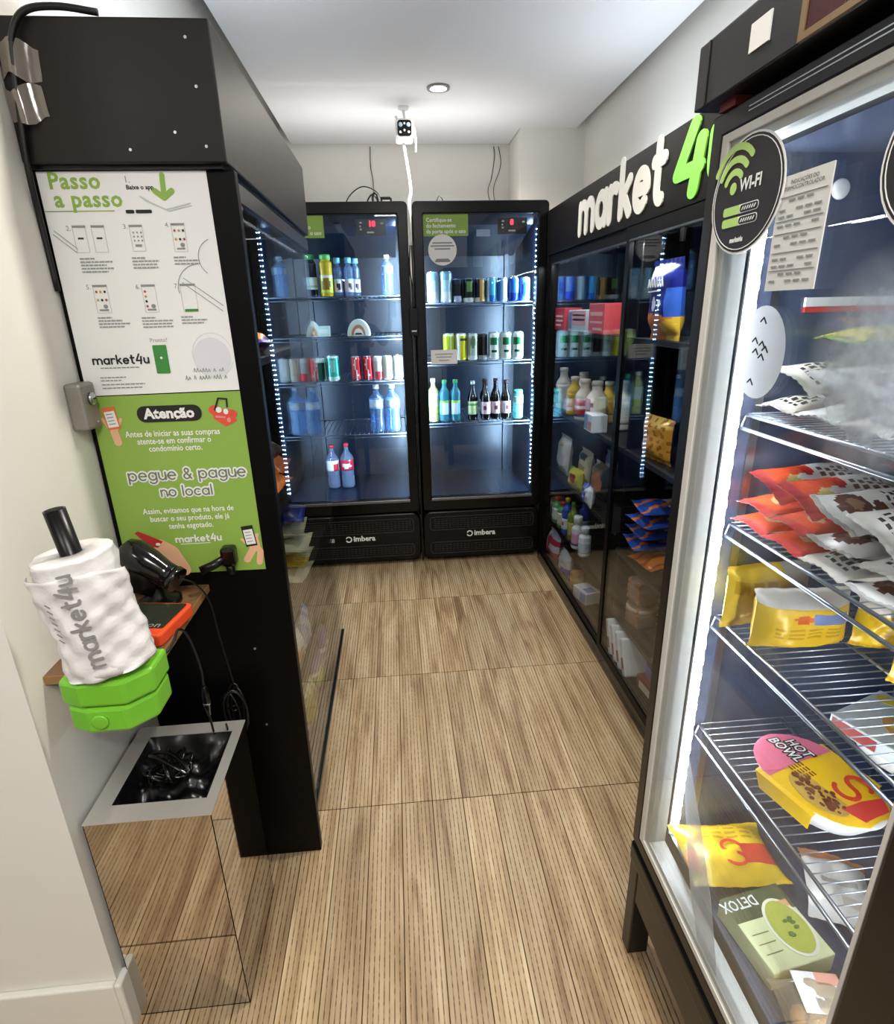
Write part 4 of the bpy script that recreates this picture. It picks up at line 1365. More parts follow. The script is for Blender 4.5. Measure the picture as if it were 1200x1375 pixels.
cb = thing('cable_bundle', 'coiled black cable bundle hanging beside the mirrored bin', 'cable', (-.43, 1.2, .52))
for k in range(5):
    dx, dz = .010 * math.sin(k * 2.3), .006 * math.cos(k * 1.7)
    pts = [(-.432 + dx + .018 * math.sin(a * PI / 8) * (1 + .1 * k), 1.205 + .010 * math.cos(a * PI / 8 + k) - .003 * k, .535 + dz + .065 * math.cos(a * PI / 8)) for a in range(16)]
    MB().tube(pts, .0024, 7, closed=True).build('loop', M_RUBBER, cb)
b = MB(); b.tube([(-.445, 1.20, .545), (-.432, 1.188, .545), (-.418, 1.20, .545), (-.43, 1.215, .545)], .004, 7, closed=True); b.build('tie', M_BLACKP, cb)

# mirrored bin
bn = thing('waste_bin', 'square mirrored steel waste bin by the white wall', 'bin', (-.515, 1.012, 0))
M_MIRROR = mat('mirror_steel', '#cfc8bf', .035, 1.0, noise=.02)
bx0, bx1, by0, by1, bz = -.632, -.396, .878, 1.146, .55
b = MB()
b.box(bx0, bx1, by0, by0 + .0015, 0, bz - .001); b.box(bx0, bx1, by1 - .0015, by1, 0, bz - .001)
b.box(bx0, bx0 + .0015, by0, by1, 0, bz - .001); b.box(bx1 - .0015, bx1, by0, by1, 0, bz - .001); b.box(bx0, bx1, by0, by1, 0, .003)
b.build('side_walls', M_MIRROR, bn)
b = MB()
ring_prism(b, [(bx0 - .001, by0 - .001), (bx1 + .001, by0 - .001), (bx1 + .001, by1 + .001), (bx0 - .001, by1 + .001)], [(bx0 + .034, by0 + .042), (bx1 - .020, by0 + .042), (bx1 - .020, by1 - .034), (bx0 + .034, by1 - .034)], bz - .0015, bz, 'z')
b.build('top_rim', mat('mirror_steel_top', '#e6e2dc', .38, .75, noise=.03), bn)
# black liner sunk in the opening
b = MB()
n = 22
X0, X1, Y0_, Y1_ = bx0 + .030, bx1 - .016, by0 + .038, by1 - .030
vs = []
for j in range(n + 1):
    for i in range(n + 1):
        u, v = i / n, j / n
        e = min(u, 1 - u, v, 1 - v)
        z = bz - .003 - .045 * min(1, e * 6) + (.008 * math.sin(u * 17 + v * 9) + .007 * math.sin(v * 23 - u * 7)) * min(1, e * 8)
        vs.append((X0 + (X1 - X0) * u, Y0_ + (Y1_ - Y0_) * v, z))
b.add(vs, [(j * (n + 1) + i, j * (n + 1) + i + 1, (j + 1) * (n + 1) + i + 1, (j + 1) * (n + 1) + i) for j in range(n) for i in range(n)], 0, True)
b.build('bin_bag', mat('black_film', '#050506', .28, noise=.1, spec=.5), bn)
# cable clump lying in the bin opening
cl = thing('cable_clump', 'tangled black cable clump lying in the bin opening', 'cable', (-.53, 1.02, .515))
rnd = random.Random(11)
for k in range(5):
    a0 = k * .6
    pts = [(-.525 + (.045 + .006 * k) * math.cos(a * PI / 9) * math.cos(a0) - .016 * math.sin(a * PI / 9) * math.sin(a0), 1.02 + (.040) * math.cos(a * PI / 9) * math.sin(a0) + .018 * math.sin(a * PI / 9), .536 + .006 * k + .010 * math.sin(a * PI / 9 * 2 + k)) for a in range(18)]
    MB().tube(pts, .0042, 7, closed=True).build('loop', M_BLACKG, cl)
b = MB(); b.box(-.56, -.53, .99, 1.035, .522, .543); b.build('adapter', M_BLACKG, cl, bevel=.005)

# black cable taped to the top of the left cabinet
cable('power_cable', 'thick black cable taped over the top corner of the left cabinet', [(-.47, 1.238, 1.9365), (-.53, 1.228, 1.940), (-.580, 1.220, 1.930), (-.606, 1.216, 1.895), (-.614, 1.216, 1.85), (-.622, 1.217, 1.78), (-.632, 1.222, 1.70), (-.640, 1.238, 1.62), (-.641, 1.243, 1.5)], .0055)
for z, s_, lab in ((1.862, 1, 'upper strip of clear tape over the cable on the cabinet header'), (1.800, -1, 'lower strip of clear tape over the cable on the cabinet header')):
    b = MB()
    vs = []
    for j in range(7):
        for i in range(9):
            u, v = i / 8, j / 6
            x = -.640 + .062 * u + .004 * s_ * v
            y = 1.2265 - .017 * math.exp(-((u - .40) / .22) ** 2)
            vs.append((x, y, z - .026 + .052 * v + .006 * s_ * math.sin(u * 5) + .004 * math.sin(v * 9 + u * 8)))
    b.add(vs, [(j * 9 + i, j * 9 + i + 1, (j + 1) * 9 + i + 1, (j + 1) * 9 + i) for j in range(6) for i in range(8)], 0, True)
    o = b.build('tape_strip', clear_plastic('packing_tape', '#b9ada0', .12, .12, .35))
    tag(o, lab, 'tape')

# ceiling camera with its white cable
cm = thing('security_camera', 'white dual-lens security camera hanging from the ceiling', 'camera', (.107, 3.51, 2.45))
b = MB(); b.lathe([(.028, 0), (.026, -.012), (.010, -.018)], 18); b.build('mount', M_WHITE, cm, world=False)
b = MB(); b.tube([(0, 0, -.015), (.004, 0, -.045), (-.004, -.006, -.075)], .007, 10); b.build('arm', M_WHITE, cm, world=False)
b = MB(); b.box(-.047, .047, -.10, .03, -.165, -.075); bd = b.build('housing', M_WHITE, cm, world=False, bevel=.014, seg=3)
b = MB(); b.rrect(-.036, .036, -.155, -.085, .014, .0, .002); f_ = b.build('face_plate', M_BLACKG, cm, world=False, loc=(0, -.1005, 0), rot=ROT_FRONT)
for x, z in ((-.020, -.106), (.020, -.106)):
    b = MB(); b.lathe([(.011, 0), (.010, .004), (.004, .005), (0, .005)], 14); b.build('lens', mat('lens_glint', '#9fb4c4', .1, noise=.05), f_, world=False, loc=(x, z, .002))
b = MB()
for x, z in ((-.022, -.138), (.022, -.138), (0, -.1), (0, -.13)):
    b.disc(x, z, .005, .005, .002, .0028, n=10)
b.build('infrared_lamps', M_WHITE, f_, world=False)
b = MB(); b.tube([(.052, -.05, -.105), (.058, -.05, -.165), (.055, -.05, -.215)], .006, 8); b.build('antenna', M_WHITE, cm, world=False)
b = MB(); b.tube([(-.03, -.04, -.078), (-.042, -.05, -.055)], .007, 8); b.build('antenna', M_WHITE, cm, world=False)
cable('camera_cable', 'white cable hanging from the ceiling camera down between the coolers', [(.100, 3.47, 2.276), (.112, 3.45, 2.19), (.120, 3.40, 2.11), (.122, 3.30, 2.02), (.108, 3.20, 1.96), (.106, 3.165, 1.88), (.106, 3.165, 1.76)], .0085, M_WHITE)
for k, (dx, lab) in enumerate(((-.004, 'black cable in the gap between the coolers, nearest the left cooler'), (.004, 'black cable in the gap between the coolers, nearest the right cooler'))):
    cable('power_cable', lab, [(.106 + dx, 3.165, 1.762), (.104 + dx * 1.6, 3.164, 1.65), (.108 + dx * .6, 3.164, 1.55), (.106 + dx, 3.164, 1.46)], .0036)
jb = thing('junction_box', 'black power adapter strapped between the two drinks coolers', 'adapter', (.106, 3.16, 1.325))
b = MB(); b.box(.084, .130, 3.146, 3.176, 1.325, 1.462); b.build('case', M_BLACKP, jb, bevel=.004)
b = MB(); b.box(.094, .120, 3.145, 3.1462, 1.345, 1.352); b.build('label_strip', M_LGREY, jb)
cable('power_cable', 'black cable falling from the adapter to the floor between the coolers', [(.106, 3.165, 1.326), (.110, 3.168, 1.1), (.105, 3.17, .8), (.108, 3.17, .4), (.107, 3.18, .02)], .0040)
# things on top of the coolers
ad = thing('power_adapter', 'black power adapter lying on top of the left cooler', 'adapter', (-.005, 3.42, 1.951))
b = MB(); b.box(-.030, .030, -.03, .03, 0, .066); b.build('case', M_BLACKP, ad, world=False, bevel=.006)
b = MB(); b.box(-.02, .02, -.0312, -.03, .016, .05); b.build('rating_plate', M_GREY, ad, world=False)
cable('adapter_cable', 'thin black cable arching over the top of the left cooler', [(-.035, 3.42, 1.975), (-.07, 3.42, 2.03), (-.10, 3.43, 2.01), (-.118, 3.43, 1.957)], .0042)
cable('adapter_cable', 'low looped black cable on top of the left cooler', [(-.02, 3.45, 2.0), (-.06, 3.46, 2.055), (-.13, 3.46, 2.075), (-.20, 3.46, 2.03), (-.24, 3.46, 1.955)], .0034)
cable('adapter_cable', 'short coiled black cable beside the adapter on the left cooler', [(-.07, 3.4, 1.956), (-.075, 3.40, 2.02), (-.055, 3.40, 2.03), (-.045, 3.41, 1.957)], .006)
ro = thing('router_box', 'flat white router box on top of the right cooler', 'router', (.24, 3.40, 1.951))
b = MB(); b.box(-.08, .08, -.05, .05, 0, .026); b.build('case', M_WHITE, ro, world=False, bevel=.006)
b = MB(); b.tube([(.02, .03, .02), (.024, .03, .05), (.036, .03, .075), (.052, .03, .06), (.066, .03, .024)], .003, 7); b.build('cable_loop', M_RUBBER, ro, world=False)
M_BROWNW = mat('wall_wire', '#5d4a44', .6, noise=.1)
cable('wall_wire', 'thin dark wire hanging on the back wall above the left cooler', [(-.092, 4.235, 2.44), (-.095, 4.235, 2.33), (-.085, 4.225, 2.25), (-.086, 4.20, 2.16), (-.09, 4.0, 2.04), (-.09, 3.78, 1.957)], .0028, M_BROWNW)
cable('wall_wire', 'left one of two brown wires hanging above the right cooler', [(.705, 4.235, 2.44), (.710, 4.235, 2.38), (.690, 4.232, 2.26), (.655, 4.15, 2.16), (.645, 3.80, 1.958)], .0026, M_BROWNW)
cable('wall_wire', 'right one of two brown wires hanging above the right cooler', [(.735, 4.235, 2.44), (.752, 4.235, 2.36), (.742, 4.232, 2.30), (.690, 4.15, 2.17), (.670, 3.80, 1.958)], .0026, M_BROWNW)

# ================================================================== goods
def cm(h, rough=.35, metal=0.0, noise=.05):
    return mat('print_' + h.lstrip('#'), h, rough, metal, noise=noise, scale=40)


def lathe_fn(b, prof, seg, fn):
    """profile turned round z; fn(angle, z) -> material index. angle 0 faces the local -Y front"""
    o = len(b.v)
    for r, z in prof:
        for k in range(seg):
            a = 2 * PI * k / seg - PI / 2
            b.v.append((r * math.cos(a), r * math.sin(a), z))
    for i in range(len(prof) - 1):
        for k in range(seg):
            k2 = (k + 1) % seg
            b.f.append([o + i * seg + k, o + i * seg + k2, o + (i + 1) * seg + k2, o + (i + 1) * seg + k])
            a = (k + .5) / seg * 2 * PI
            if a > PI: a -= 2 * PI
            b.m.append(fn(a, (prof[i][1] + prof[i + 1][1]) / 2)); b.sm.append(True)
    for ring, rev in ((0, True), (len(prof) - 1, False)):
        if prof[ring][0] > 1e-6:
            idx = [o + ring * seg + k for k in range(seg)]
            b.f.append(idx[::-1] if rev else idx); b.m.append(fn(0, prof[ring][1])); b.sm.append(False)
    return b


M_LID = mat('can_lid', '#c6ccd2', .25, .9, noise=.03)


def make_can(r, h, cols, fn, label):
    prof = [(r * .78, 0), (r * .93, .005), (r, .012)] + [(r, .012 + (h - .028) * k / 9) for k in range(1, 10)] + [(r * .93, h - .008), (r * .86, h - .004)]
    t = lathe_fn(MB(), prof, 24, fn).build('can', [cm(c, .28, .25) for c in cols], world=False)
    tag(t, label, 'can')
    MB().lathe([(r * .86, h - .0042), (r * .88, h - .001), (r * .86, h), (r * .80, h - .0012), (r * .79, h - .004), (0, h - .004)], 20).build('lid', M_LID, t, world=False)
    return Proto(t)


def make_bottle(h, r, body_m, cap_m, label_cols, label_z, desc, neck=.42, shoulder=.68, cap_h=.020, cap_r=None, lfn=None, liquid=None, waist=0.0, name='bottle'):
    nr = r * neck
    s = h * shoulder
    prof = [(r * .80, 0), (r * .97, .006), (r, .014)]
    for k in range(1, 8):
        z = .014 + (s - .014) * k / 7
        prof.append((r * (1 - waist * (.5 + .5 * math.cos(k * 2.2))), z))
    for k in range(1, 7):
        t = k / 6
        prof.append((r + (nr - r) * (t * t * (3 - 2 * t)), s + (h - cap_h - s) * .72 * t))
    prof += [(nr, h - cap_h), (nr, h - cap_h * .3)]
    t = lathe_fn(MB(), prof, 20, lambda a, z: 0).build(name, body_m, world=False)
    tag(t, desc, 'bottle')
    cr = cap_r or nr * 1.12
    MB().lathe([(cr, h - cap_h), (cr, h - .003), (cr * .9, h), (0, h)], 16).build('cap', cap_m, t, world=False)
    if label_cols:
        z0, z1 = label_z
        n = 6
        f = lfn or (lambda a, z: 0)
        lathe_fn(MB(), [(r * 1.012, z0 + (z1 - z0) * k / n) for k in range(n + 1)], 20, f).build('label', [cm(c) for c in label_cols], t, world=False)
    if liquid:
        lathe_fn(MB(), [(rr * .9, zz) for rr, zz in prof[1:-2]], 16, lambda a, z: 0).build('drink', liquid, t, world=False)
    return Proto(t)


def bag_mb(w, h, th, fn, nu=18, nv=24, crimp=.07, seed=0, wr=.0025, side=False):
    """pillow pack standing on its bottom seam: x width, z height, front at -y; fn(u,v,front) -> material"""
    b = MB()
    r = random.Random(seed)
    p = [r.uniform(0, 6) for _ in range(6)]
    for s in (-1, 1):
        o = len(b.v)
        for j in range(nv + 1):
            v = j / nv
            c = min(v, 1 - v)
            ev = 0 if c < crimp else math.sin(min(1, (c - crimp) / .22) * PI / 2) ** .8
            for i in range(nu + 1):
                u = i / nu
                eu = max(0, 1 - abs(2 * u - 1) ** 3.2) ** .6
                if side:
                    eu = 1 if 0 < i < nu else .25
                y = th / 2 * eu * ev
                y += wr * ev * eu * (math.sin(u * 9 + v * 7 + p[0]) + math.sin(v * 17 - u * 5 + p[1]) * .7 + .5 * math.sin(u * 21 + p[2] - v * 13))
                if c < crimp:
                    y = .0012 * (1 if i % 2 else -1) * s + .002 * math.sin(u * 7 + p[3]) * s * s
                    y = .0010 * math.sin(u * 40) + .003 * math.sin(u * 6 + p[3]) + s * .0003
                    b.v.append(((u - .5) * w * (1 - .0 * ev), y, v * h))
                    continue
                x = (u - .5) * w * (1 - .07 * ev)
                b.v.append((x, s * y, v * h))
        for j in range(nv):
            for i in range(nu):
                q = [o + j * (nu + 1) + i, o + j * (nu + 1) + i + 1, o + (j + 1) * (nu + 1) + i + 1, o + (j + 1) * (nu + 1) + i]
                b.f.append(q if s < 0 else q[::-1])
                b.m.append(fn((i + .5) / nu, (j + .5) / nv, s < 0)); b.sm.append(True)
    return b


def make_bag(w, h, th, cols, fn, label, cat='snack', name='snack_bag', rough=.3, metal=.1, lie=False, **kw):
    """lie=True: flat on its back, printed front up, length along local y"""
    b = bag_mb(w, h, th, fn, **kw)
    if lie:
        b.v = [(x, z - h / 2, -y) for x, y, z in b.v]
    zmin = min(v[2] for v in b.v)
    b.v = [(x, y, z - zmin) for x, y, z in b.v]
    o = b.build(name, [cm(c, rough, metal) for c in cols], world=False)
    tag(o, label, cat)
    return Proto(o)


def make_box(w, d, h, cols, label, cat='box', name='carton', front=(), top=(), bevel=.0015):
    """carton standing on z=0: print patches (x0,x1,z0,z1,colour index) in shares of the front or top face"""
    o = MB().box(-w / 2, w / 2, -d / 2, d / 2, 0, h).build(name, [cm(cols[0], .45)], world=False, bevel=bevel)
    tag(o, label, cat)
    for (x0, x1, z0, z1, c) in front:
        MB().box(-w / 2 + w * x0, -w / 2 + w * x1, -d / 2 - .0006, -d / 2 + .001, h * z0, h * z1).build('printed_field', [cm(cols[c], .45)], o, world=False)
    for (x0, x1, y0, y1, c) in top:
        MB().box(-w / 2 + w * x0, -w / 2 + w * x1, -d / 2 + d * y0, -d / 2 + d * y1, h - .001, h + .0006).build('printed_field', [cm(cols[c], .45)], o, world=False)
    return Proto(o)


def ell(u, v, cu, cv, ru, rv):
    return ((u - cu) / ru) ** 2 + ((v - cv) / rv) ** 2 < 1


RNG = random.Random(3)
AIS = (0, 0, -PI / 2)          # front towards the aisle from the right cabinet
AISL = (0, 0, PI / 2)          # front towards the aisle from the left cabinet

# ------------------------------------------------------------------ right cooler: cans and bottles
CZ = 1.4865
can_pale = make_can(.0335, .158, ['#bfe4ee', '#8cc4d6', '#eef6f6'], lambda a, z: 2 if z < .05 and abs(a) < .9 else (1 if (z > .12 and abs(a) < .5) else 0), 'x')
can_dark = make_can(.030, .118, ['#10121c', '#b9bcc8', '#20243a'], lambda a, z: 1 if (z < .035 and abs(a) < .8) else (2 if z > .09 else 0), 'x')
can_darkgreen = make_can(.030, .120, ['#0c0f0e', '#5f8a4a', '#d8d8d0'], lambda a, z: 1 if (abs(a) < .45 and .05 < z < .10) else (2 if z < .022 else 0), 'x')
can_gold = make_can(.030, .118, ['#141a33', '#b58a4a', '#d9d2b8'], lambda a, z: 1 if -.2 < a < .7 else (2 if z < .02 else 0), 'x')
can_blue = make_can(.030, .122, ['#4aa6de', '#d7ecf6', '#1f6cc0'], lambda a, z: 1 if abs(a + .5) < .25 else (2 if z < .03 else 0), 'x')
can_bluewhite = make_can(.030, .122, ['#dfeaf2', '#3b86d2', '#8bb8dd'], lambda a, z: 1 if a < -.35 else (2 if abs(a) < .2 else 0), 'x')
can_royal = make_can(.030, .122, ['#2f72d8', '#14389e', '#b6d4f4'], lambda a, z: 1 if z < .045 else (2 if abs(a - .6) < .22 else 0), 'x')
can_sky = make_can(.030, .122, ['#67a9ec', '#2350b8', '#d4e6fa'], lambda a, z: 1 if ell(a, z, -.1, .06, .5, .035) else (2 if a > .75 else 0), 'x')
row = [(.222, can_pale, 'tall pale blue can on the top shelf of the right cooler, leftmost'), (.293, can_pale, 'tall pale blue can on the top shelf of the right cooler, second from left'),
       (.355, can_dark, 'dark can with a light foot beside the tall pale cans, right cooler'), (.417, can_darkgreen, 'black can with a green mark on the top shelf of the right cooler'),
       (.479, can_gold, 'dark navy can with gold stripe on the right cooler top shelf'), (.540, can_blue, 'light blue can with a white stripe, right cooler top shelf'),
       (.602, can_bluewhite, 'white and blue can between two blue cans, right cooler top shelf'), (.663, can_royal, 'royal blue can with dark foot, right cooler top shelf'), (.724, can_sky, 'sky blue can at the right end of the right cooler top shelf')]
for x, p, lab in row:
    p.put((x, 3.315, CZ), (0, 0, RNG.uniform(-.25, .25)), lab, 'cans on the top shelf of the right cooler')
CZ = 1.1795
can_lime = make_can(.0325, .148, ['#c3d62c', '#e9efb0', '#8aa51e'], lambda a, z: 1 if z > .128 or abs(a - .5) < .12 else (2 if z < .018 else 0), 'x')
can_yellow = make_can(.0325, .148, ['#e6dc2e', '#f6f3d8', '#4b5a20'], lambda a, z: 1 if (a < -.5 or z > .13) else (2 if abs(z - .112) < .006 else 0), 'x')
can_sage = make_can(.0305, .146, ['#b9c2b2', '#6d8560', '#e8ece4'], lambda a, z: 1 if ell(a, z, 0, .10, .6, .03) else (2 if z < .03 else 0), 'x')
can_black = make_can(.0265, .142, ['#0d0b0c', '#3a3436', '#a8a4a2'], lambda a, z: 2 if z < .02 else (1 if abs(a) < .2 else 0), 'x')
can_white_green = make_can(.0325, .148, ['#dfe8e2', '#1f6b3e', '#0f4a2a'], lambda a, z: 1 if ell(a, z, 0, .098, .85, .026) else (2 if ell(a, z, 0, .045, .5, .012) else 0), 'x')
for x, p, lab in ((.303, can_lime, 'lime green can behind the square sticker, right cooler middle shelf'), (.370, can_yellow, 'bright yellow can next to the lime can, right cooler middle shelf'), (.436, can_sage, 'grey green can on the right cooler middle shelf'),
                  (.493, can_black, 'slim black can among white and green cans, right cooler middle shelf'), (.556, can_white_green, 'first white and green can right of the slim black can, right cooler'),
                  (.624, can_white_green, 'second white and green can right of the slim black can, right cooler'), (.692, can_white_green, 'third white and green can right of the slim black can, right cooler')):
    p.put((x, 3.315, CZ), (0, 0, RNG.uniform(-.3, .3)), lab, 'cans on the middle shelf of the right cooler')
CZ = .8365
M_GREENGLASS = clear_plastic('green_bottle_glass', '#3f9f6c', .05, .08, .25)
M_BLUEGLASS = clear_plastic('blue_green_bottle', '#58b6c6', .05, .08, .35)
M_DARKGLASS = mat('dark_bottle_glass', '#14100e', .08, noise=.1, spec=.7)
M_CLEARGLASS = clear_plastic('clear_cyan_glass', '#a6dcdc', .05, .1, .25)
bt_tall = make_bottle(.245, .031, clear_plastic('pale_yellow_plastic', '#e8e6a8', .1, .08, .5), cm('#e9e9e4'), ['#e7e8d8', '#cfd66a'], (.05, .16), 'x', lfn=lambda a, z: 1 if z < .08 else 0)
bt_green = make_bottle(.235, .030, M_BLUEGLASS, cm('#3aa05a'), ['#6fb3df', '#d8e8f0', '#8fbf3f'], (.04, .12), 'x', lfn=lambda a, z: 2 if z > .10 else (1 if abs(a) < .5 else 0))
bt_beer = make_bottle(.225, .030, M_DARKGLASS, cm('#d8dcd0', .3, .4), ['#cfe2a6', '#6f9a58'], (.035, .11), 'x', neck=.40, shoulder=.55, lfn=lambda a, z: 1 if abs(z - .09) < .008 else 0)
bt_pink = make_bottle(.225, .029, M_DARKGLASS, cm('#3a2226', .3, .3), ['#e6cbd2', '#7a3a44'], (.035, .105), 'x', neck=.40, shoulder=.55, lfn=lambda a, z: 1 if ell(a, z, 0, .07, .4, .015) else 0)
bt_cup = make_bottle(.165, .030, M_CLEARGLASS, cm('#57c7b4'), ['#8fd8cf', '#ffffff'], (.09, .13), 'x', neck=.8, shoulder=.85, cap_h=.018)
for x, p, lab in ((.208, bt_tall, 'pale yellow labelled bottle at the left end of the lower shelf, right cooler'), (.272, bt_green, 'first blue green bottle on the lower shelf of the right cooler'), (.336, bt_green, 'second blue green bottle on the lower shelf of the right cooler'),
                  (.437, bt_beer, 'dark beer bottle with pale green label, right cooler lower shelf'), (.512, bt_pink, 'left one of three dark bottles with pink labels, right cooler'), (.572, bt_pink, 'middle one of three dark bottles with pink labels, right cooler'),
                  (.632, bt_pink, 'right one of three dark bottles with pink labels, right cooler'), (.705, bt_cup, 'short clear bottle with teal label at the right end, right cooler lower shelf')):
    p.put((x, 3.33 + RNG.uniform(-.008, .008), CZ), (0, 0, RNG.uniform(-.3, .3)), lab, 'bottles on the lower shelf of the right cooler')
for x, lab in ((.52, 'dark pink-labelled bottle in the back row, left, right cooler'), (.585, 'dark pink-labelled bottle in the back row, right, right cooler')):
    bt_pink.put((x, 3.42, CZ), (0, 0, .4), lab, 'bottles on the lower shelf of the right cooler')

# ------------------------------------------------------------------ left cooler
CZ = 1.5315
M_WATER = clear_plastic('water_bottle_plastic', '#bfdcf8', .05, .14, .10)
M_NAVYJ = mat('dark_juice', '#151a30', .12, noise=.1)
M_YELJ = mat('yellow_juice', '#cfae22', .15, noise=.1)
bj_dark = make_bottle(.205, .033, M_NAVYJ, cm('#49b061'), ['#dfeee4', '#9fc4ad'], (.035, .095), 'x', neck=.72, shoulder=.78, cap_h=.024, lfn=lambda a, z: 1 if abs(z - .05) < .006 else 0)
bj_yel = make_bottle(.205, .034, M_YELJ, cm('#6cc46a'), ['#8a6a1c', '#d8dc50', '#e9e6c4'], (.018, .105), 'x', neck=.74, shoulder=.80, cap_h=.024, lfn=lambda a, z: 2 if z > .095 else (0 if ell(a, z, -.2, .06, .8, .03) else 1))
bw_small = make_bottle(.190, .0235, M_WATER, cm('#7fc6e4'), ['#e8d4de', '#33263a', '#c4dcec'], (.02, .085), 'x', neck=.5, shoulder=.70, cap_h=.026, cap_r=.018, lfn=lambda a, z: 1 if ell(a, z, .2, .05, .5, .018) else (2 if z > .07 else 0))
bw_mid = make_bottle(.200, .0325, M_WATER, cm('#cfe2f2'), ['#c6dcf2', '#7fa6da'], (.11, .145), 'x', neck=.42, shoulder=.74, waist=.05, lfn=lambda a, z: 1 if abs(a) < .5 else 0)
for x, y, p, lab in ((-.424, 3.32, bj_dark, 'dark juice bottle with green cap on the left cooler top shelf'), (-.343, 3.32, bj_yel, 'yellow juice bottle with green cap on the left cooler top shelf'),
                     (-.283, 3.33, bw_small, 'small pale-capped bottle next to the yellow juice, left cooler'), (-.226, 3.33, bw_small, 'second small pale-capped bottle from the yellow juice, left cooler'), (-.192, 3.385, bw_small, 'small pale-capped bottle standing furthest back, left cooler'),
                     (-.022, 3.33, bw_mid, 'clear water bottle alone at the right end of the left cooler top shelf'), (-.505, 3.34, bj_dark, 'dark juice bottle half hidden by the cabinet, left cooler top shelf')):
    p.put((x, y, CZ), (0, 0, RNG.uniform(-.3, .3)), lab, 'bottles on the top shelf of the left cooler')
CZ = 1.3265


def sandwich(label, loc, c2):
    t = thing('wrapped_sandwich', label, 'sandwich', loc, (0, 0, RNG.uniform(-.1, .1)))
    pts = [(.062 * math.cos(a * PI / 12), .088 * math.sin(a * PI / 12)) for a in range(13)]
    MB().prism(pts, -.03, .03, 'y').build('plastic_shell', cm('#e4ece4', .2), t, world=False, bevel=.004)
    MB().prism([(x * .62, z * .62 + .004) for x, z in pts], -.0312, -.029, 'y').build('filling_window', cm(c2, .5), t, world=False)
    MB().prism([(x * .42, z * .40 + .004) for x, z in pts], -.0324, -.0305, 'y').build('label', cm('#f3efe6', .5), t, world=False)
    MB().prism([(-.022, .006), (.022, .006), (.015, .016), (-.015, .016)], -.033, -.032, 'y').build('label_print', cm('#4a3a30', .5), t, world=False)


sandwich('half-round wrapped sandwich alone on the second shelf of the left cooler', (-.19, 3.32, CZ), '#c08a58')
sandwich('half-round wrapped sandwich by the cabinet edge, left cooler second shelf', (-.455, 3.33, CZ), '#d8a868')
bx = make_box(.075, .05, .055, ['#cfeadb', '#8cc6a8', '#f2f6ee'], 'pale green box beside the sandwich by the cabinet edge, left cooler', front=((.1, .9, .3, .7, 2),))
bx.put((-.385, 3.33, CZ), (0, 0, 0), 'pale green box beside the sandwich by the cabinet edge, left cooler')
CZ = 1.0885
can_forest = make_can(.0315, .130, ['#12382c', '#cfe0d8', '#1d5a45'], lambda a, z: 1 if z > .108 or abs(a - .9) < .2 else (2 if abs(a) < .3 else 0), 'x')
can_teal = make_can(.034, .140, ['#3fb7a4', '#d8efe8', '#8fd6c8'], lambda a, z: 1 if (z < .02 or z > .125) else (2 if ell(a, z, .1, .08, .5, .035) else 0), 'x')
can_red = make_can(.0285, .130, ['#cc2026', '#f0e2e0', '#8e1118'], lambda a, z: 1 if abs(a - .25 * math.sin(z * 55)) < .16 else (2 if z < .016 else 0), 'x')
can_greyred = make_can(.0285, .130, ['#c9ccd2', '#c22c32', '#e8e8ea'], lambda a, z: 1 if (z < .05 and a > -.4) else (2 if z > .105 else 0), 'x')
can_ivory = make_can(.0285, .130, ['#efe9dc', '#d3bf9c', '#ffffff'], lambda a, z: 1 if abs(a) < .22 and z > .03 else 0, 'x')
can_white = make_can(.0285, .130, ['#eef3f2', '#bcd6cf', '#dfe8e8'], lambda a, z: 1 if a > .7 else (2 if z < .03 else 0), 'x')
for x, p, lab in ((-.49, can_greyred, 'grey and red can by the cabinet corner, left cooler third shelf'), (-.415, can_forest, 'dark green can beside the teal can, left cooler third shelf'), (-.346, can_teal, 'teal can on the left cooler third shelf'),
                  (-.220, can_red, 'left one of two red cans, left cooler third shelf'), (-.155, can_red, 'right one of two red cans, left cooler third shelf'), (-.100, can_greyred, 'grey can with red foot beside the red cans, left cooler'), (-.046, can_ivory, 'ivory can next to the grey and red can, left cooler third shelf'), (.013, can_white, 'white can at the right end of the left cooler third shelf')):
    p.put((x, 3.315, CZ), (0, 0, RNG.uniform(-.3, .3)), lab, 'cans on the third shelf of the left cooler')
CZ = .7915
bw_big = make_bottle(.265, .041, M_WATER, cm('#d3e6f6'), ['#bcd8f4', '#e6f2fc', '#7aa8e0'], (.135, .185), 'x', neck=.36, shoulder=.72, waist=.06, lfn=lambda a, z: 1 if ell(a, z, 0, .16, .5, .018) else (2 if z < .143 else 0))
for x, lab in ((-.12, 'large clear water bottle, left one of the pair, left cooler lower shelf'), (-.03, 'large clear water bottle, right one of the pair, left cooler lower shelf')):
    bw_big.put((x, 3.33, CZ), (0, 0, RNG.uniform(-.3, .3)), lab, 'large water bottles on the lower shelf of the left cooler')
bc = make_bottle(.275, .040, clear_plastic('empty_cola_plastic', '#b9c4dc', .06, .12, .25), cm('#d8383c'), ['#f0e6e8', '#cc2038'], (.115, .180), 'x', neck=.34, shoulder=.66, waist=.05, lfn=lambda a, z: 1 if (abs(a - .5) < .5 and z < .16) else 0)
bc2 = make_bottle(.282, .040, clear_plastic('empty_cola_plastic'), cm('#d8383c'), ['#c8283e', '#f2dde0'], (.115, .180), 'x', neck=.34, shoulder=.66, waist=.05, lfn=lambda a, z: 1 if ell(a, z, .1, .145, .7, .016) else 0)
bc.put((-.425, 3.54, .4005), (0, 0, .2), 'red-capped soda bottle with mostly white label on the left cooler floor')
bc2.put((-.335, 3.54, .4005), (0, 0, -.1), 'red-capped soda bottle with red label on the left cooler floor')
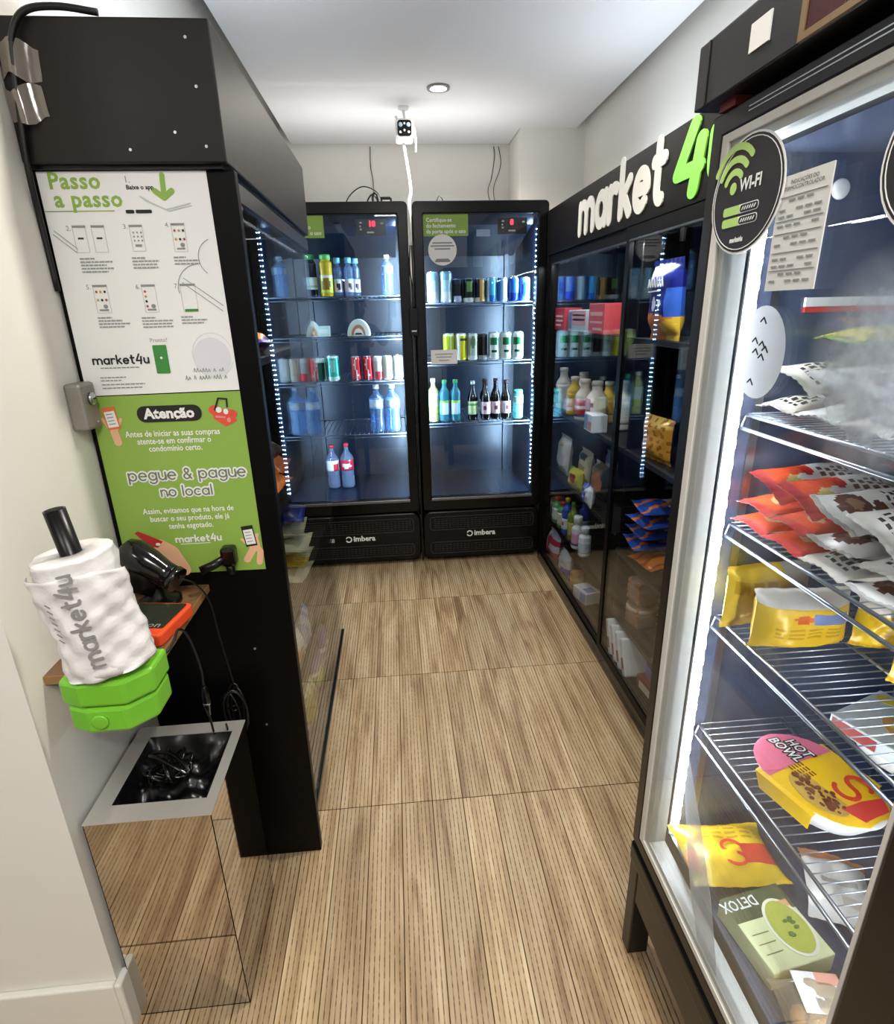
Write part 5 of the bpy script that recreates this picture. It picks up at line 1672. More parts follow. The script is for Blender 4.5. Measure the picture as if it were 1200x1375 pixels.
for x, p in ((-.425, 0), (-.335, 1)):
    pass

# ------------------------------------------------------------------ left cabinet snacks
G1 = 'snacks in the left cabinet'
bag_purple = make_bag(.11, .16, .05, ['#4a2a78', '#e08a3c', '#d8d0e2'], lambda u, v, f: 1 if ell(u, v, .55, .3, .35, .2) else (2 if abs(v - .72) < .07 and .2 < u < .8 else 0), 'x', lie=True, seed=2)
bag_purple.put((-.40, 1.70, 1.3455), (0, 0, .3), 'purple and orange snack pack lying on the top shelf, left cabinet', G1)
bag_dark = make_bag(.15, .20, .06, ['#2a1a12', '#6a4c2c', '#c9b48a'], lambda u, v, f: 1 if (math.sin(u * 22) * math.sin(v * 26) > .15) else (2 if abs(v - .8) < .05 else 0), 'x', lie=True, seed=3)
bag_red = make_bag(.19, .26, .085, ['#c51f22', '#e8dcc0', '#f2ece0', '#e07a2a'], lambda u, v, f: 1 if v > .74 else (2 if (abs(v - .52) < .05 or abs(v - .40) < .035) and .12 < u < .6 else (3 if v < .22 else 0)), 'x', lie=True, seed=4)
bag_red.put((-.458, 1.60, .9455), (0, 0, 1.45), 'large red snack bag with cream end nearer the poster, left cabinet second shelf', G1)
bag_red.put((-.487, 1.815, .9455), (0, 0, 1.65), 'large red snack bag with cream end further from the poster, left cabinet second shelf', G1)
bag_dark.put((-.43, 1.66, 1.0335), (0, 0, -.15), 'dark brown patterned snack pack lying on the red bag', G1)
pk = make_bag(.17, .22, .044, ['#e8dcb4', '#1d2878', '#f2d23a', '#f4efe0'], lambda u, v, f: 1 if (.25 < u < .9 and abs(v - .6) < .18) else (3 if v > .88 else 0), 'x', lie=True, seed=5, name='biscuit_pack')
pk2 = make_bag(.17, .22, .044, ['#1b2470', '#e8e4d8', '#3a46a8', '#f4efe0'], lambda u, v, f: 1 if (.2 < u < .8 and abs(v - .5) < .07) else (2 if math.sin(v * 30) > .8 else 0), 'x', lie=True, seed=6, name='biscuit_pack')
pk3 = make_bag(.17, .22, .044, ['#e8dcb4', '#efc62e', '#1d2878', '#f4efe0'], lambda u, v, f: 1 if u < .42 else (2 if abs(v - .5) < .2 else 0), 'x', lie=True, seed=7, name='biscuit_pack')
for k, (p, lab) in enumerate(((pk, 'cream and navy biscuit pack at the bottom of the stack, left cabinet'), (pk3, 'cream and yellow biscuit pack second from the bottom of the stack, left cabinet'), (pk, 'cream and navy biscuit pack in the middle of the stack, left cabinet'),
                              (pk, 'cream and navy biscuit pack second from the top of the stack, left cabinet'), (pk2, 'navy blue biscuit pack on top of the stack, left cabinet'))):
    p.put((-.437 + .006 * (k % 3), 1.80 + .012 * (k % 2), .6005 + k * .0515), (0, 0, PI / 2 + .05 * (k - 2)), lab, 'stacked biscuit packs in the left cabinet')
bag_lb = make_bag(.13, .17, .055, ['#9fb8dc', '#e6e8ee', '#5a6cb4', '#e4b04a'], lambda u, v, f: 1 if math.sin(u * 14 + v * 9) > .4 else (2 if ell(u, v, .5, .6, .2, .12) else (3 if v < .2 else 0)), 'x', seed=8)
bag_lb.put((-.372, 1.78, .3455), (0, 0, PI / 2 + .2), 'light blue and white snack bag standing in the left cabinet', G1)
bag_or = make_bag(.11, .15, .05, ['#d88a4a', '#f0e8dc', '#7a3a24'], lambda u, v, f: 1 if v > .6 else (2 if ell(u, v, .5, .3, .25, .14) else 0), 'x', seed=9)
bag_or.put((-.372, 1.63, .3455), (0, 0, PI / 2 - .1), 'orange and white snack bag standing next to the light blue bag', G1)
bag_yel = make_bag(.15, .17, .06, ['#e6c53c', '#caa21e', '#f2e6a0', '#b8a870'], lambda u, v, f: 1 if math.sin(u * 17 + 3 * math.sin(v * 11)) > .5 else (2 if v > .84 else 0), 'x', seed=10)
bag_yel.put((-.368, 1.72, .0755), (.0, 0, PI / 2 + .1), 'yellow snack bag standing on the floor of the left cabinet', G1)
bag_grn = make_bag(.13, .16, .05, ['#8fae3e', '#d8d84a', '#e8e8e0', '#5a3a86'], lambda u, v, f: 3 if v > .72 else (1 if ell(u, v, .4, .4, .3, .2) else (2 if abs(v - .62) < .05 else 0)), 'x', seed=11)
bag_grn.put((-.365, 1.90, .0755), (0, 0, PI / 2 - .1), 'green snack bag with purple top on the floor of the left cabinet', G1)
bag_pur = make_bag(.13, .16, .05, ['#7a5aa8', '#e0b060', '#f0ece8'], lambda u, v, f: 1 if v < .35 else (2 if abs(v - .55) < .06 else 0), 'x', seed=12)
bag_pur.put((-.365, 2.08, .0755), (0, 0, PI / 2), 'purple and tan snack bag at the far end of the left cabinet floor', G1)

# ------------------------------------------------------------------ right cabinet goods
G2 = 'goods in the right cabinet'
chips = make_bag(.19, .245, .075, ['#1a2478', '#141c58', '#d8803a', '#f0c040', '#e8eaf4', '#3a66c8'],
                 lambda u, v, f: (3 if (v < .30 - .2 * (1 - u) and u > .55) else (2 if (v < .36 and math.sin(u * 25) * math.sin(v * 40) > -.55 and u < .75) else (2 if v < .30 else (4 if ell(u, v, .38, .46, .12, .085) else (5 if (u > .78 and v < .66) else (4 if ell(u, v, .62, .46, .07, .05) else (1 if v > .84 else 0))))))), 'x', seed=20, nu=30, nv=40)
c_ = chips.put((.885, 1.890, 1.3405), (.04, 0, -PI / 2 + .05), 'large navy blue snack bag with orange snacks picture, right cabinet top shelf', G2)
b = MB()
for k in range(6):
    b.stroke([(-.05 + k * .017, .0), (-.044 + k * .017, .022 + .004 * (k % 2)), (-.038 + k * .017, .002)], .005, 0, .001)
b.stroke([(-.045, -.014), (.03, -.012)], .004, 0, .001)
b.build('printed_title', M_PAPER, c_, world=False, loc=(0, -.042, .165), rot=(PI / 2, 0, 0))
nacho = make_bag(.19, .155, .05, ['#e8a23a', '#b06a24', '#f4c868'], lambda u, v, f: 1 if math.sin(u * 26 + 2 * math.sin(v * 9)) * math.sin(v * 22) > .35 else (2 if v > .8 else 0), 'x', seed=21, crimp=.05)
nacho.put((.90, 1.90, .9305), (.0, .0, -PI / 2 + .1), 'orange tortilla chips bag on the right cabinet middle shelf', G2)
st_b = make_bag(.17, .24, .040, ['#2a52b0', '#e07a4a', '#f0e6dc', '#d03a3a'], lambda u, v, f: 1 if math.sin(u * 13 + v * 6) > .72 else (2 if abs(v - .5) < .09 and .2 < u < .85 else (3 if v < .12 else 0)), 'x', lie=True, seed=22, name='biscuit_pack')
st_o = make_bag(.15, .2, .05, ['#e0782a', '#b0501a', '#f2b45a'], lambda u, v, f: 1 if math.sin(u * 20) > .6 else (2 if abs(v - .5) < .1 else 0), 'x', lie=True, seed=23)
st_o.put((.955, 1.88, .5205), (0, 0, PI / 2 + .2), 'orange snack pack lying under the stack of blue biscuit packs', G2)
for k in range(4):
    st_b.put((.965 + .006 * (k % 2), 1.93 - .012 * k, .576 + k * .0505), (0, 0, PI / 2 + .12 * (k % 3 - 1)), 'blue and orange biscuit pack, %s from the bottom of its stack, right cabinet' % ordinal(k), 'stacked blue biscuit packs in the right cabinet')
M_TOASTW = clear_plastic('clear_wrap', '#e8dcc8', .12, .10, .18)


def toast_bag(label, loc, tied):
    t = thing('toast_bag', label, 'bread', loc, (0, 0, RNG.uniform(-.2, .2)))
    h = .098
    r = random.Random(int(loc[2] * 1000))
    for k in range(4):
        a = [(-.047, .0), (.047, .0), (.049, .014), (.042, .022), (-.042, .022), (-.049, .014)]
        MB().prism([(x + r.uniform(-.003, .003), z + k * .0222 + .004) for x, z in a], -.042, .042, 'y').build('toast_slice', cm('#b5703c' if k % 2 else '#c98a4e', .8), t, world=False, bevel=.004)
    prof = [(.045, 0), (.058, .006), (.060, .05), (.057, h - .02), (.045, h)]
    if tied:
        prof += [(.018, h + .012), (.012, h + .018), (.022, h + .034), (.014, h + .044)]
    else:
        prof += [(.050, h + .002), (.052, h + .006)]
    b = lathe_fn(MB(), prof, 20, lambda a, z: 0)
    b.build('clear_wrap', M_TOASTW, t, world=False)
    if tied:
        MB().lathe([(.0135, h + .014), (.0145, h + .019), (.0135, h + .024)], 14).build('tie', cm('#c8382c'), t, world=False)
    else:
        MB().lathe([(.0595, h - .024), (.062, h - .018), (.0595, h - .012)], 20).build('rim', cm('#d8c4a4'), t, world=False)


toast_bag('clear bag of toast standing on the lowest shelf behind the right door', (.928, 1.945, .2405), False)
toast_bag('tied clear bag of toast on the other toast bag, right cabinet', (.928, 1.945, .3460), True)
# (lower shelf board of this bay is shorter, see below)
wp = make_box(.032, .165, .150, ['#eceae6', '#b03a34', '#c8c4be'], 'x', name='sugar_pack', cat='packet', bevel=.006, front=((.2, .8, .2, .5, 1),))
for k in range(4):
    wp.put((.915, 2.000 - k * .052, .0680), (.0, -.42, -PI / 2), 'white flour packet leaning in a row on the cabinet floor, %s from the far end' % ordinal(k), 'white packets on the right cabinet floor')
rb = make_box(.19, .12, .06, ['#7a3026', '#e8d8b8', '#a84a3a'], 'x', front=((.1, .6, .25, .75, 1),), top=((.1, .6, .2, .8, 2),))
rb.put((.93, 1.70, .0605), (0, 0, -PI / 2 + .1), 'brown red carton lying on the right cabinet floor by the near door', G2)
vb = make_box(.16, .10, .05, ['#5a3fa0', '#e8c24a', '#d07a3a'], 'x', front=((.45, .8, .15, .85, 1),), top=((.4, .8, .2, .9, 1), (.05, .35, .2, .8, 2)))
vb.put((.93, 1.70, .1215), (0, 0, -PI / 2 - .15), 'purple carton with yellow patch lying on the brown red carton', G2)
# top shelf of the far bay: red and pink boxes
r1 = make_box(.17, .09, .105, ['#c02a30', '#f0dcd8', '#8e1a20'], 'x', front=((.15, .85, .58, .66, 1), (.15, .85, .38, .46, 1), (.15, .7, .18, .26, 1)))
r2 = make_box(.26, .09, .095, ['#b8c4cc', '#d89aa0', '#5a7ca4', '#e8e2e0'], 'x', front=((.22, 1, .30, .95, 1), (.0, .2, .1, .9, 2), (.25, .95, .5, .6, 3), (.25, .95, .72, .8, 3)))
r3 = make_box(.19, .09, .12, ['#d0474c', '#e8a8a4', '#9c2a30'], 'x', front=((.1, .9, .6, .72, 1), (.1, .9, .35, .42, 1), (.3, .9, .12, .2, 1)))
r1.put((.89, 3.02, 1.3405), AIS, 'red carton with white lines at the far end of the top shelf', G2)
r2.put((.90, 2.76, 1.3405), AIS, 'pale pink and blue carton between two red cartons, right cabinet top shelf', G2)
r3.put((.89, 2.46, 1.3405), AIS, 'coral red carton nearest the door bar on the top shelf, right cabinet', G2)
# bottles shelf
M_MILK = mat('white_bottle', '#eae6de', .3, noise=.03)
bm_white = make_bottle(.215, .040, M_MILK, cm('#e8e8e8'), ['#f4f0ea', '#2a2a2e', '#c8c8c8'], (.03, .13), 'x', neck=.5, shoulder=.60, lfn=lambda a, z: 1 if ell(a, z, .2, .07, .45, .04) else 0)
bm_yel = make_bottle(.190, .038, cm('#e8c23a', .3), cm('#f2ecd8'), ['#e4b82a', '#f4ead0'], (.04, .11), 'x', neck=.5, shoulder=.62, lfn=lambda a, z: 1 if ell(a, z, 0, .075, .6, .02) else 0)
bm_red = make_bottle(.195, .045, cm('#f0e6dc', .3), cm('#f0e8e0'), ['#d0403c', '#f2e4da', '#5a3a6a'], (.02, .10), 'x', neck=.48, shoulder=.58, lfn=lambda a, z: 2 if z < .035 else (1 if abs(z - .065) < .01 else 0))
bm_brown = make_bottle(.205, .046, cm('#efe6da', .3), cm('#cfc4b4'), ['#8a3f2a', '#f0e4d4', '#d88a5a'], (.02, .13), 'x', neck=.50, shoulder=.62, lfn=lambda a, z: 0 if ell(a, z, .1, .10, .7, .03) else (2 if z < .05 else 1))
for y, p, lab in ((3.06, bm_white, 'white bottle with black print at the far end of the bottle row, right cabinet'), (2.86, bm_yel, 'yellow bottle with cream cap, right cabinet bottle row'), (2.70, bm_red, 'white bottle with red label, right cabinet bottle row'),
                  (2.53, bm_brown, 'cream bottle with brown and orange label, right cabinet bottle row')):
    p.put((.895, y, .9305), AIS, lab, 'bottles in the right cabinet')
for y, p, lab in ((3.0, bm_red, 'white bottle with red label in the back row, right cabinet'), (2.44, bm_white, 'white bottle with black print nearest the door bar, right cabinet'), (2.62, bm_yel, 'yellow bottle in the back row, right cabinet')):
    p.put((.985, y, .9305), AIS, lab, 'bottles in the right cabinet')
bxm = make_box(.10, .07, .075, ['#e8ecf2', '#7a9cc8', '#d88a6a'], 'x', front=((.0, .45, .1, .9, 1), (.5, .95, .1, .6, 2)))
bxm.put((.865, 2.44, .9305), AIS, 'small pale blue carton in front of the bottles by the door bar', G2)
# bag shelf
w1 = make_bag(.19, .205, .06, ['#e6e2dc', '#9cb8dc', '#d8b8a8', '#c8a878'], lambda u, v, f: 1 if (u < .35 and v < .6) else (3 if ell(u, v, .55, .78, .15, .06) else (2 if (u < .12) else 0)), 'x', seed=30)
w2 = make_bag(.17, .175, .06, ['#e2d6b4', '#3a3a44', '#c89a5a', '#e8d43a'], lambda u, v, f: 1 if (abs(v - .78) < .08 and .2 < u < .8) else (2 if ell(u, v, .5, .48, .28, .1) else (3 if v < .2 else 0)), 'x', seed=31)
w3 = make_bag(.19, .165, .07, ['#7a6a4a', '#b8703f', '#2a2c34', '#d8d0b8'], lambda u, v, f: 1 if ell(u, v, .6, .45, .3, .3) else (2 if u > .85 or (u > .3 and abs(v - .15) < .08) else (3 if u < .25 else 0)), 'x', seed=32)
w4 = make_bag(.14, .11, .05, ['#d8cc3a', '#c03a32', '#f0ead0', '#6a8a3a'], lambda u, v, f: 1 if ell(u, v, .55, .55, .25, .22) else (3 if u < .2 else 0), 'x', seed=33)
w5 = make_bag(.12, .10, .045, ['#3a4ab0', '#e6e6ee', '#9ab0d8'], lambda u, v, f: 1 if u > .62 else (2 if math.sin(u * 18 + v * 15) > .5 else 0), 'x', seed=34)
w1.put((.90, 3.02, .5805), (-.08, 0, -PI / 2), 'white and pale blue bag at the far end of the bag shelf, right cabinet', G2)
w2.put((.95, 2.80, .5805), (-.08, 0, -PI / 2), 'beige bag with dark title, right cabinet bag shelf', G2)
w3.put((.945, 2.56, .5805), (-.1, 0, -PI / 2), 'olive bag with brown picture beside the door bar, right cabinet bag shelf', G2)
w4.put((.872, 2.70, .5805), (-.05, 0, -PI / 2 + .2), 'small yellow bag with red spot in front of the beige bag', G2)
w5.put((.853, 2.45, .5805), (-.05, 0, -PI / 2), 'small blue and white bag in front of the olive bag', G2)
w6 = make_bag(.12, .18, .05, ['#8ea0b8', '#dfe4ea', '#54708f'], lambda u, v, f: 1 if abs(v - .6) < .12 else (2 if v < .2 else 0), 'x', seed=37)
w6.put((1.06, 2.72, .5805), (0, 0, -PI / 2), 'grey blue bag standing behind the beige bag', G2)
# lower shelf: toiletries
jar = make_bottle(.11, .045, cm('#8a8074', .4), cm('#6f665c', .4), ['#5a5048', '#a89c8c'], (.02, .07), 'x', neck=.85, shoulder=.85, name='jar')
jar.put((.90, 3.08, .3005), AIS, 'grey brown jar at the far end of the lower shelf, right cabinet', G2)
bt_a = make_bottle(.20, .028, cm('#2a4ab8', .3), cm('#e8c83a', .3), ['#e6ecf4', '#d83a3a'], (.03, .09), 'x', neck=.4, shoulder=.66, lfn=lambda a, z: 1 if ell(a, z, 0, .06, .5, .015) else 0)
bt_b = make_bottle(.205, .028, cm('#7a8a2a', .3), cm('#4a8a3a', .3), ['#c8c05a', '#e8ecdc'], (.03, .10), 'x', neck=.4, shoulder=.66)
bt_c = make_bottle(.17, .030, cm('#eceaf0', .3), cm('#f2f2f4', .3), ['#e6a8cc', '#f4eef4', '#8a5aa8'], (.02, .09), 'x', neck=.5, shoulder=.62, cap_h=.035, cap_r=.022, lfn=lambda a, z: 2 if z < .03 else 0)
bt_d = make_bottle(.15, .030, cm('#eef0f2', .3), cm('#dfe2ea', .3), ['#dcdfe8', '#b89ac8'], (.02, .08), 'x', neck=.55, shoulder=.66, cap_h=.03, cap_r=.02)
bt_e = make_bottle(.15, .032, cm('#5a9a5a', .35), cm('#c83a3a', .3), ['#e8e4d8', '#c85a3a'], (.02, .09), 'x', neck=.5, shoulder=.7)
for y, x, p, lab in ((2.98, .87, bt_e, 'green bottle with red cap on the lower shelf, right cabinet'), (2.89, .875, bt_e, 'second green bottle with red cap on the lower shelf, right cabinet'), (2.80, .87, bt_a, 'blue bottle with yellow cap on the lower shelf, right cabinet'), (2.71, .875, bt_b, 'olive green bottle with green cap on the lower shelf, right cabinet'),
                     (2.60, .865, bt_c, 'white and pink bottle on the lower shelf beside the olive bottle'), (2.50, .87, bt_d, 'white bottle nearest the door bar on the lower shelf'), (2.76, .95, bt_a, 'blue bottle with yellow cap in the back row of the lower shelf')):
    p.put((x, y, .3005), AIS, lab, 'bottles on the lower shelf of the right cabinet')
fl = make_bag(.20, .16, .07, ['#d02a52', '#f0e8ec', '#c8c8d8', '#8a1a3a'], lambda u, v, f: 1 if u < .3 or (abs(v - .5) < .12 and u > .45) else (2 if v > .85 else (3 if v < .18 else 0)), 'x', seed=35, name='hygiene_pack', cat='packet')
fl.put((.865, 3.02, .0605), (-.1, 0, -PI / 2), 'crimson and white packet at the far end of the cabinet floor', G2)
fl2 = make_bag(.16, .13, .06, ['#dcd8d0', '#5a5ab8', '#c8c8cc', '#e8e8e8'], lambda u, v, f: 1 if (u > .55 and v < .4) else (2 if v > .7 else 0), 'x', seed=36, name='hygiene_pack', cat='packet')
fl2.put((.87, 2.80, .0605), (-.1, 0, -PI / 2), 'pale grey packet with violet corner on the cabinet floor', G2)
pot = make_bottle(.085, .034, cm('#c88a52', .4), cm('#a86a3a', .4), ['#d8a068', '#f0e0c8'], (.015, .055), 'x', neck=.9, shoulder=.9, name='jar')
pot.put((.888, 2.64, .0605), AIS, 'small orange brown jar on the cabinet floor', G2)
wbx = make_box(.12, .08, .06, ['#ecebe8', '#8a9cc8', '#d8d8d8'], 'x', front=((.55, .95, .1, .9, 1),), top=((.5, .9, .2, .8, 1),))
wbx.put((.895, 2.50, .0605), (0, 0, -PI / 2 + .25), 'white carton with blue end on the cabinet floor by the door bar', G2)

# ------------------------------------------------------------------ freezer goods
G3 = 'ice creams in the freezer'


def flow(cols, fn, seed, L=.195, W=.080, T=.026, **kw):
    return make_bag(W, L, T, cols, fn, 'x', cat='ice cream', name='ice_cream_bar', lie=True, seed=seed, nu=20, nv=44, crimp=.055, wr=.0016, rough=.25, metal=.15, **kw)


def glyphs(u, v, u0, u1, v0, v1):
    return u0 < u < u1 and v0 < v < v1 and int(v * 44) % 3 != 0 and (int(u * 20) * 2 + int(v * 44) // 3) % 3


def straw_fn(u, v, f):
    if not f: return 0
    if v < .10: return 4
    if ell(u, v, .30, .40, .16, .055) or ell(u, v, .74, .30, .14, .05): return 2
    if v < .36 + .10 * math.sin(u * 9): return 1 if not ell(u, v, .60, .22, .18, .06) else 3
    if glyphs(u, v, .25, .80, .50, .80): return 5
    return 0


def choc_fn(u, v, f):
    if not f: return 0
    if ell(u, v, .42, .20, .34, .10): return 1 if not ell(u, v, .42, .20, .16, .05) else 2
    if ell(u, v, .65, .36, .26, .06): return 1
    if ell(u, v, .40, .86, .34, .07): return 2 if ell(u, v, .40, .86, .18, .04) else 1
    if glyphs(u, v, .2, .85, .46, .74): return 3
    if v > .95 or v < .05: return 4
    return 0


bar_straw = flow(['#e8e4de', '#e2552c', '#c8322a', '#d8c07a', '#c0403c', '#6a4a44'], straw_fn, 40)
bar_choc = flow(['#dcd8d0', '#5a3428', '#8a6a54', '#4a3a38', '#b8b4ae'], choc_fn, 41)
bar_choc2 = flow(['#cfc8bc', '#3a2420', '#7a5a44', '#3a3434', '#e8e4dc'], lambda u, v, f: 0 if not f else (1 if ell(u, v, .5, .74, .40, .13) and not ell(u, v, .5, .74, .24, .07) else (3 if glyphs(u, v, .2, .85, .12, .42) else (1 if ell(u, v, .3, .52, .26, .06) else 0))), 42)
bar_red = flow(['#b8282a', '#e8dcc8', '#6a1a1c', '#d8a060'], lambda u, v, f: 0 if not f else (1 if ell(u, v, .5, .35, .3, .1) else (3 if ell(u, v, .55, .6, .3, .09) else (2 if abs(v - .8) < .05 else 0))), 43)
bar_white = flow(['#e2e0dc', '#5a3a6a', '#8a8680', '#c8c4bc'], lambda u, v, f: 0 if not f else (1 if (abs(v - .62) < .08 and .55 < u < .72) else (2 if (u < .16 and .2 < v < .8) else (3 if v > .9 else 0))), 44)
bar_green = flow(['#9cc23a', '#e8d83a', '#4a8a2a', '#e8ece0'], lambda u, v, f: 0 if not f else (1 if v < .35 else (2 if abs(u - .5) < .1 and v > .35 else (3 if v > .8 else 0))), 45)

HX = -PI / 2      # bar lengthwise along world X: local y -> -X when turned by +90 degrees


def bars(zs, rows, shelf_word):
    n = 0
    for (p, x, y, lvl, rot, roll, desc) in rows:
        p.put((x, y, zs + .0005 + lvl + .041 * math.sin(abs(roll))), (0, roll, rot), desc, G3)


z2 = FSH[1]
S2 = []
LV = .0275
RL = .42                                                # the top wrappers lean on each other like shingles
for lv, nm in ((0, 'bottom layer'), (1, 'middle layer')):
    for col, x in (('front', .640), ('rear', .860)):
        for i in range(5):
            y = .813 - i * .085 + .004 * lv
            p = (bar_straw if i < 2 else (bar_choc if (i + lv) % 2 else bar_choc2)) if col == 'front' else (bar_red if i < 1 + lv else (bar_choc2 if (i + lv) % 2 else bar_choc))
            S2.append((p, x + .010 * lv, y, lv * LV, HX + RNG.uniform(-.03, .03), 0, '%s ice cream bar, %s, second freezer shelf, %s column, %s from far wall' % ('fruit' if p in (bar_straw, bar_red) else 'chocolate', nm, col, ordinal(i))))
for col, x in (('front', .645), ('rear', .865)):
    for i in range(6):
        y = .806 - i * .068
        p = ((bar_straw, bar_straw, bar_choc, bar_choc2, bar_choc, bar_choc2) if col == 'front' else (bar_red, bar_red, bar_choc2, bar_choc, bar_choc2, bar_choc))[i]
        kind = {'bar_straw': 'orange and white fruit', 'bar_red': 'deep red fruit', 'bar_choc': 'white chocolate-picture', 'bar_choc2': 'white chocolate-ring'}[[k for k, q in globals().items() if q is p and k.startswith('bar_')][0]]
        S2.append((p, x, y, 2 * LV, HX + .14 + RNG.uniform(-.01, .01), RL, '%s wrapper leaning on top, second freezer shelf, %s column, %s from wall' % (kind, col, ordinal(i))))
bars(z2, S2, 'second')
z1 = FSH[0]
S1 = []
for col, x in (('front', .655), ('rear', .875)):
    for i in range(5):
        y = .813 - i * .085
        p = bar_white if (i + (col == 'rear')) % 2 else bar_choc2
        S1.append((p, x, y, 0, HX + RNG.uniform(-.03, .03), 0, '%s ice cream bar, bottom layer, top freezer shelf, %s column, %s from far wall' % ('white' if p is bar_white else 'chocolate', col, ordinal(i))))
for col, x in (('front', .660), ('rear', .880)):
    for i in range(6):
        y = .806 - i * .068
        p = (bar_choc2, bar_white, bar_choc, bar_white, bar_choc2, bar_choc)[(i + (col == 'rear')) % 6]
        S1.append((p, x, y, LV, HX + .12 + RNG.uniform(-.01, .01), RL, '%s wrapper leaning on top, top freezer shelf, %s column, %s from wall' % ({id(bar_white): 'plain white', id(bar_choc): 'chocolate-picture', id(bar_choc2): 'chocolate-ring'}[id(p)], col, ordinal(i))))
S1 += [(bar_green, .715, .800, LV + .072, HX + .10, 0, 'green and yellow ice lolly wrapper lying on top of the top shelf pile')]
bars(z1, S1, 'top')

G4 = 'frozen food in the freezer'
z3 = FSH[2]


def yfn(u, v, f):
    if v > .80: return 4
    if not f: return 0
    if .30 < u < .50 and .55 < v < .72: return 1 if ell(u, v, .40, .635, .09, .075) else 0
    if .52 < u < .86 and .55 < v < .72: return 2
    if (.3 < v < .5 and .12 < u < .85 and int(v * 30) % 2 == 0 and (int(u * 24) % 5)): return 3
    return 0


yb = make_bag(.155, .105, .075, ['#eec02e', '#d8642c', '#7a86b0', '#c79a1e', '#e6dfd2'], yfn, 'x', cat='frozen food', name='frozen_pack', seed=50, nu=24, nv=30, crimp=.05, metal=.05)
yb2 = make_bag(.155, .115, .055, ['#e8bf36', '#d8642c', '#c8c2b4', '#c79a1e', '#eadfc0'], lambda u, v, f: 2 if (u > .62 and v > .55) else (3 if (abs(v - .7) < .1 and u < .5 and int(u * 24) % 4) else 0), 'x', cat='frozen food', name='frozen_pack', seed=51, nu=24, nv=30, crimp=.05, metal=.05)
yb3 = make_bag(.10, .10, .065, ['#f0c81e', '#b05a24', '#fff0b0', '#e2b010', '#ece2d2'], lambda u, v, f: 4 if v > .72 else (1 if (u > .86 and v > .5) else (3 if math.sin(u * 14 + v * 9) > .75 else 0)), 'x', cat='frozen food', name='frozen_pack', seed=52, nu=20, nv=24, crimp=.05, metal=.05)
yo = make_bag(.11, .09, .06, ['#ee9a24', '#d8402c', '#f2e6d8'], lambda u, v, f: 1 if u < .2 else (2 if v < .25 else 0), 'x', cat='frozen food', name='frozen_pack', seed=53)
yb.put((.620, .752, z3 + .0005), (0, 0, -.06), 'yellow frozen snack pack with blue bar code strip, in front on the third freezer shelf', G4)
yb2.put((.610, .825, z3 + .0005), (0, 0, .03), 'yellow frozen snack pack behind the one with the blue strip, against the far wall', G4)
yb3.put((.756, .728, z3 + .0005), (0, 0, -.35), 'shiny yellow frozen bag in the middle of the third freezer shelf', G4)
yb3.put((.735, .625, z3 + .0005), (0, 0, -.5), 'shiny yellow frozen bag nearer the camera on the third freezer shelf', G4)
yo.put((.735, .500, z3 + .0005), (0, 0, -.7), 'orange frozen pack with red end on the third freezer shelf', G4)

# frozen meal bowl with card sleeve
z4 = FSH[3]


